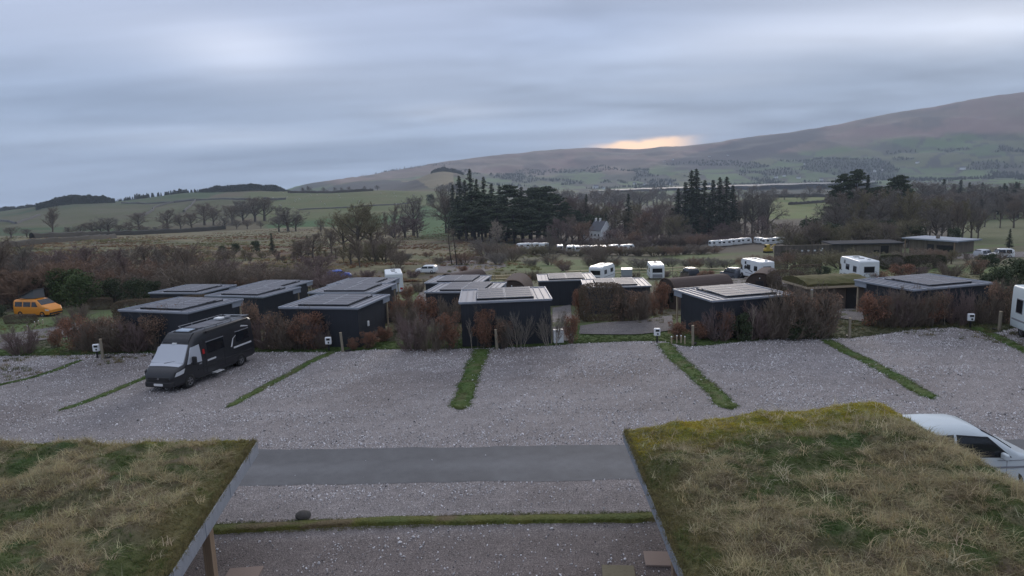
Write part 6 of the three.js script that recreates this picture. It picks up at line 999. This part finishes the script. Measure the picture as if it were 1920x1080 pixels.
{ // turf-roofed timber hut between the two right-hand solar huts
  const q = bearing(1546, 585, 57), t = thing('turf_roof_hut', 'small brown timber hut with a mossy turf roof between the two right-hand solar huts', 'hut', [q.x, q.y, q.z], rad(4)), w = 5.2;
  mesh('wall', bx(w - 0.5, 2.6, 3.2, 0, 0.8, 0), std([0.12, 0.095, 0.08], 0.9, { map: woodMap }), t); mesh('fascia', [bx(w, 0.16, 0.06, 0, 2.12, 2.02), bx(0.06, 0.16, 4.0, w / 2, 2.12, 0), bx(0.06, 0.16, 4.0, -w / 2, 2.12, 0)], M.pale, t);
  const g = new THREE.BoxGeometry(w, 0.2, 4.0, 40, 1, 30), p = g.attributes.position; for (let i = 0; i < p.count; i++) if (p.getY(i) > 0) p.setY(i, 0.1 + 0.35 * (1 - Math.pow(Math.abs(p.getZ(i)) / 2.0, 2)) + 0.12 * fbm(p.getX(i) * 2, p.getZ(i) * 2, 3)); g.computeVertexNormals(); g.translate(0, 2.24, 0);
  const c = []; for (let i = 0; i < p.count; i++) c.push(...mix3([0.1, 0.08, 0.03], [0.075, 0.08, 0.025], fbm(p.getX(i) * 1.5, p.getZ(i) * 1.5, 3))); g.setAttribute('color', new THREE.Float32BufferAttribute(c, 3)); mesh('turf', g, turfMat, t); mesh('door', bx(0.9, 1.9, 0.05, 1.2, 0.95, 1.63), M.black, t);
}
// ------------------------------------------------------------------ posts, meter boxes, fences, poles
{
  let src; const posts = [[193, 672, 'leftmost wooden post on the gravel edge, beside the left meter box'], [643, 660, 'wooden post on the gravel edge at the corner of the hut with the wall light'], [932, 655, 'wooden post on the gravel edge right of the broad grass strip'], [1299, 648, 'wooden post on the gravel edge below the right-hand solar hut'], [1592, 634, 'wooden post on the gravel edge left of the rightmost hut'], [1873, 621, 'wooden post on the gravel edge beside the cut-off motorhome']];
  posts.forEach(([px, py, label], i) => { const p = P0(px, py); if (!src) { src = thing('wooden_post', label, 'post', [p[0], 0, p[1]], 0.2); mesh('post', rbx(0.13, 1.3, 0.13, 0.02, 0, 0.55, 0), M.post, src); mesh('foot_block', rbx(0.34, 0.09, 0.2, 0.03, 0.3, 0.05, 0.05), M.black, src); mesh('cap', rbx(0.135, 0.03, 0.135, 0.01, 0, 1.205, 0), M.pale, src); } else { const d = dup(src, label, [p[0], 0, p[1]], 0.2 + i * 0.3); d.rotation.z = [0, 0.05, 0.04, 0.04, 0.02, 0.02][i]; } });
  let box; const meters = [[183, 671, 0.62, 'white meter box at the left edge of the pitches'], [617, 658, 0.55, 'white meter box against the hut with the wall light'], [1232, 642, 0.62, 'white meter box standing on the bright grass'], [1819, 614, 0.62, 'white meter box before the rightmost hut']];
  meters.forEach(([px, py, y, label], i) => { const p = P0(px, py); if (!box) { box = thing('meter_box', label, 'meter box', [p[0], 0, p[1]], 0.1); mesh('stand', bx(0.09, 0.5, 0.06, 0, 0.2, 0), M.black, box); mesh('cabinet', rbx(0.38, 0.46, 0.2, 0.06, 0, 0.64, 0), M.meter, box); mesh('display', rbx(0.22, 0.13, 0.03, 0.01, 0.02, 0.74, 0.1), M.black, box); mesh('socket', rbx(0.1, 0.1, 0.03, 0.01, 0.04, 0.54, 0.1), M.black, box); } else dup(box, label, [p[0], 0, p[1]], 0.1 - i * 0.12); });
  let cab; [[1047, 642, 0.62, 0.82, 'white utility cabinet at the right corner of the central hut'], [1093, 590, 0.4, 0.75, 'white utility cabinet at the left end of the tall clipped hedge'], [217, 622, 0.5, 0.7, 'white cabinet behind the leftmost front hut'], [1172, 540, 0.5, 0.6, 'white cabinet in the second row above the clipped hedge']].slice(0, 3).forEach(([px, py, w, h, label]) => { const p = onLand(px, py); if (!cab) { cab = thing('utility_cabinet', label, 'cabinet', p, 0.1); mesh('case', rbx(w, h, 0.35, 0.03, 0, h / 2, 0), M.meter, cab); mesh('plinth', bx(w * 0.94, 0.08, 0.3, 0, 0.0, 0), M.grey, cab); mesh('door_gap', bx(0.02, h * 0.8, 0.01, 0, h / 2, 0.178), M.grey, cab); } else dup(cab, label, p, -0.2, [w / 0.62, h / 0.82, 1]); });
  let stub; [[1259, 645], [1269, 643], [1277, 643], [1284, 645], [52, 620], [66, 612], [73, 610], [81, 608]].forEach(([px, py], i) => { const p = onLand(px, py), label = i < 4 ? `short pale marker peg, ${ORD[i]} from the left in the grass beside the low copper shrubs` : `short pale marker peg, ${ORD[i - 4]} from the left on the grass at far left`; if (!stub) { stub = thing('marker_peg', label, 'peg', p, 0, 'pale marker pegs'); mesh('peg', cyl(0.045, 0.04, 0.45, 0, 0.2, 0, 8), M.pale, stub); mesh('cap', cyl(0.05, 0.03, 0.05, 0, 0.45, 0, 8), M.white, stub); } else dup(stub, label, p); });
  const q = onLand(1519, 634), t = thing('timber_pole', 'tall grey timber pole rising out of the big brown bush', 'pole', q, 0); mesh('shaft', cyl(0.09, 0.075, 3.0, 0, 1.4, 0, 10), M.post, t); mesh('cap', cyl(0.08, 0.06, 0.05, 0, 2.92, 0, 10), M.grey, t);
  const u = bearing(1510, 455, 215), pole = thing('telegraph_pole', 'telegraph pole behind the long timber building', 'pole', [u.x, u.y, u.z], 0.2), ph = Math.max(6, bearing(1510, 404, 215).top - u.y); mesh('shaft', cyl(0.2, 0.15, ph, 0, ph / 2, 0, 8), std([0.16, 0.14, 0.12], 0.9), pole); mesh('crossarm', bx(1.8, 0.14, 0.12, 0, ph - 0.8, 0.2), M.post, pole); mesh('transformer', rbx(0.5, 0.7, 0.5, 0.08, 0, ph * 0.4, 0.35), M.grey, pole);
}
function railFence(label, pts, step, h) {   // pts: [column, metres]
  const P = pts.map(([px, d]) => { const q = bearing(px, 495, d); return [q.x, q.z]; }); let L = 0; for (let i = 1; i < P.length; i++) L += Math.hypot(P[i][0] - P[i - 1][0], P[i][1] - P[i - 1][1]);
  const n = Math.round(L / step), c = along(P, n).map(([x, z]) => [x, landY(x, z), z]), t = thing('rail_fence', label, 'fence', [0, 0, 0]);
  c.forEach(([x, y, z], i) => { mesh('post', bx(0.12, h + 0.15, 0.12, x, y + h / 2, z), M.post, t); if (i) for (const f of [0.5, 0.96]) { const p = c[i - 1], a = [p[0], p[1] + h * f, p[2]], b = [x, y + h * f, z]; mesh('rail', tube(a, b, 0.1, 0.1, 4), M.railing, t); } });
}
M.railing = std([0.55, 0.47, 0.31], 0.9);
railFence('long pale two-rail fence behind the white caravans and the cars', [[1060, 112], [1180, 117], [1290, 122], [1320, 117], [1400, 118]], 2.9, 1.25);
railFence('short pale rail fence beside the pale gravel yard', [[888, 104], [930, 103], [965, 104]], 2.9, 1.2);
railFence('short rail fence above the huts left of centre', [[648, 104], [705, 106]], 2.9, 1.2);
// field walls and hedgerows on the slopes, and sheep
function wall(label, px, mat, h, w, name, cat, n = 60) {
  const c = along(px.map(([a, b]) => { const q = onLand(a, b); return [q[0], q[2]]; }), n), P = [], I = [];
  c.forEach(([x, z], i) => { const p = c[Math.max(0, i - 1)], q = c[Math.min(n, i + 1)], dx = q[0] - p[0], dz = q[1] - p[1], l = Math.hypot(dx, dz) || 1, k = 0.75 + 0.5 * fbm(i * 0.7, px[0][0], 2); for (const [o, y] of [[-w, -0.4], [-w * 0.7, h * 0.75 * k], [0, h * k], [w * 0.7, h * 0.75 * k], [w, -0.4]]) P.push(x - dz / l * o, landY(x, z) + y, z + dx / l * o); if (i < n) for (let j = 0; j < 4; j++) { const a = i * 5 + j; I.push(a, a + 1, a + 5, a + 1, a + 6, a + 5); } });
  const g = new THREE.BufferGeometry(); g.setAttribute('position', new THREE.Float32BufferAttribute(P, 3)); g.setIndex(I); g.computeVertexNormals(); tag(mesh(name, g, mat), label, cat);
}
{
  const hedge = std([0.05, 0.045, 0.035], 0.95, { side: THREE.DoubleSide }), stone = std([0.1, 0.1, 0.095], 0.95, { side: THREE.DoubleSide });
  wall('dark hedgerow along the near edge of the left hill fields', [[-40, 468], [60, 459], [150, 451], [215, 446]], hedge, 2.0, 1.2, 'hedgerow', 'hedge');
  wall('dark hedgerow under the bare trees at the foot of the left hill', [[60, 447], [180, 442], [300, 438], [420, 430]], hedge, 2.6, 1.6, 'hedgerow', 'hedge');
  wall('field wall climbing to the right on the left hill', [[262, 408], [285, 396], [302, 386], [330, 379], [365, 376]], stone, 2.2, 1.0, 'field_wall', 'wall');
  wall('short field wall joining the climbing wall on the left hill', [[345, 398], [356, 388], [366, 377]], stone, 2.2, 1.0, 'field_wall', 'wall');
  wall('field wall running level across the upper left hill', [[228, 381], [290, 382], [366, 376], [440, 374], [480, 376]], stone, 2.0, 1.0, 'field_wall', 'wall');
  wall('field wall across the lower far left slope', [[-20, 412], [30, 420], [75, 404]], stone, 2.0, 1.0, 'field_wall', 'wall');
  wall('hedgerow along the ridge left of the sheep field', [[540, 362], [580, 362], [640, 361], [700, 358]], hedge, 3.5, 1.6, 'hedgerow', 'hedge');
  wall('short dark wall at the left edge of the sheep field', [[495, 373], [520, 375], [536, 374]], stone, 2.4, 1.0, 'field_wall', 'wall');
  wall('field wall between the paler and greener parts of the sheep field', [[560, 394], [620, 391], [700, 386], [780, 380]], stone, 1.2, 0.8, 'field_wall', 'wall');
  wall('dark hedge along the top of the right green pasture', [[1425, 372], [1500, 370], [1580, 370]], hedge, 4, 2, 'hedgerow', 'hedge');
  wall('broken hedge across the middle of the right green pasture', [[1478, 384], [1500, 383], [1540, 380], [1560, 379]], hedge, 2.5, 1.6, 'hedgerow', 'hedge');
  seed = 640; let src; const wool = std([0.55, 0.53, 0.47], 0.95), list = [];
  for (let i = 0; i < 36; i++) list.push([rr(485, 800), rr(362, 392)]);
  list.push([797, 374], [803, 375], [812, 374], [470, 394]); list.sort((a, b) => a[0] - b[0]);
  list.forEach(([px, py], i) => { const p = onLand(px, py), label = `white sheep grazing, ${ORD[i]} from the left on the green field`; if (!src) { src = thing('sheep', label, 'sheep', p, 0, 'sheep on the green field'); const g = new THREE.SphereGeometry(0.5, 14, 10); g.scale(1.25, 0.75, 0.62).translate(0, 0.75, 0); mesh('body', [g, new THREE.SphereGeometry(0.17, 10, 8).scale(1.4, 1, 0.8).translate(0.72, 0.62, 0), tube([0.5, 0.8, 0], [0.7, 0.65, 0], 0.16, 0.12), ...[[-0.38, -0.16], [-0.38, 0.16], [0.36, -0.16], [0.36, 0.16]].map(([x, z]) => tube([x, 0.6, z], [x, -0.02, z], 0.07, 0.05))], wool, src); src.scale.setScalar(1.2); } else dup(src, label, p, rr(0, 6), rr(1.0, 1.3)); });
}
// plantations on the left skyline and woods on the fell: masses nobody could count
{
  seed = 88; const g = spruce(201, 10, 1.9); const im = (name, label, list, mat) => { const geo = K.round.twigs, m = new THREE.InstancedMesh(mat === TW.grey ? geo : small, mat, list.length), M4 = new THREE.Matrix4(), Q = new THREE.Quaternion(); list.forEach(([x, y, z, s], i) => { Q.setFromEuler(new THREE.Euler(0, rr(0, 6), 0)); m.setMatrixAt(i, M4.compose(V(x, y, z), Q, V(s * rr(1, 1.5), s, s * rr(1, 1.5)))); }); m.name = numbered(name); m.castShadow = m.receiveShadow = true; m.userData = { kind: 'stuff', label, category: 'wood' }; scene.add(m); };
  const F = []; for (let i = 0; i < 260; i++) { const y = rr(0.05, 1), R = (1 - y) * 2.2 + 0.25; leaves(F, [0, y * 10, 0], 1, [R, 0.4, R], 0.9, 0.5); } const small = soup(F);
  const skylineNeedles = NEEDLE.spruce;  // plain spruce needle colour, shared with the nearer conifers
  const block = (x0, x1, d0, d1, n, h) => Array.from({ length: n }, () => { const u = Math.pow(rnd(), 1), px = mix(x0, x1, u), e = sst(0, 0.28, u) * sst(1, 0.85, u), q = bearing(px, 400, mix(d0, d1, rnd())); return [q.x, q.y - 0.5, q.z, h * (0.6 + 0.4 * e) * rr(0.65, 1.1) * (0.8 + 0.4 * fbm(px / 9, 2, 2)) / 10]; });
  im('plantation', 'dark plantation on the skyline at far left', block(70, 218, 1060, 1250, 1300, 9), skylineNeedles);
  im('plantation', 'dark plantation on the skyline above the left hill', block(380, 548, 1150, 1260, 900, 9), skylineNeedles);
  im('plantation', 'ragged line of trees along the skyline between the two plantations', block(214, 392, 1190, 1230, 110, 7), NEEDLE.spruce);
  im('plantation', 'low wood on the skyline at the left edge of the photo', block(-60, 74, 1400, 1500, 260, 7), NEEDLE.spruce);
  const far = NEEDLE.spruce;
  im('plantation', 'dark copse on the shoulder of the small grassy hill', block(812, 872, 1720, 1830, 260, 10), far);
  im('plantation', 'thin line of trees on the skyline of the far low hill', block(640, 850, 3300, 3600, 120, 9), far);
  const woods = []; for (let i = 0; i < 40000 && woods.length < 5200; i++) { const q = bearing(rr(860, 2000), 350, rr(2050, 3100)), n = fbm(q.x / 110 + 4, q.z / 190, 3); if (n > 0.56 && (q.y - EYE) / Math.hypot(q.x, q.z) * 1213 < 34) woods.push([q.x, q.y - 0.5, q.z, rr(0.45, 0.8)]); }
  im('fellside_wood', 'dark woods scattered over the lower slopes of the distant fell', woods, NEEDLE.dark);
}
// bleached tussocks on the moor
{
  seed = 91; const list = []; while (list.length < 15000) { const px = rr(-60, 1010), d = rr(112, 430) * (rnd() < 0.5 ? 0.8 : 1), q = bearing(px, 450, Math.max(d, 112)), n = fbm(q.x / 9, q.z / 7, 3); if (n < 0.46) continue; const m = fbm(q.x / 24 + 7, q.z / 14, 3), c = m > 0.55 ? [0.2, 0.11, 0.06] : m > 0.45 ? [0.34, 0.28, 0.16] : [0.17, 0.165, 0.07]; list.push([q.x, q.y - 0.05, q.z, rr(0.7, 1.5), rr(0, 6), vary(c, 0.3)]); }
  scatter('moor_tussocks', tuftBig, list).userData = { kind: 'stuff', label: 'bleached and rusty grass tussocks covering the moor', category: 'grass' };
  const low = []; while (low.length < 9000) { const px = rr(-60, 1980), d = rr(44, 128), q = bearing(px, 520, d); if (fbm(q.x / 5, q.z / 5, 3) < 0.48) continue; low.push([q.x, q.y - 0.03, q.z, rr(0.25, 0.6), rr(0, 6), vary(mix3([0.1, 0.13, 0.04], [0.2, 0.15, 0.08], rnd()), 0.3)]); }
  scatter('rough_grass', tuftBig, low).userData = { kind: 'stuff', label: 'rough grass tufts between the huts and hedges', category: 'grass' };
}
renderer.render(scene, camera);
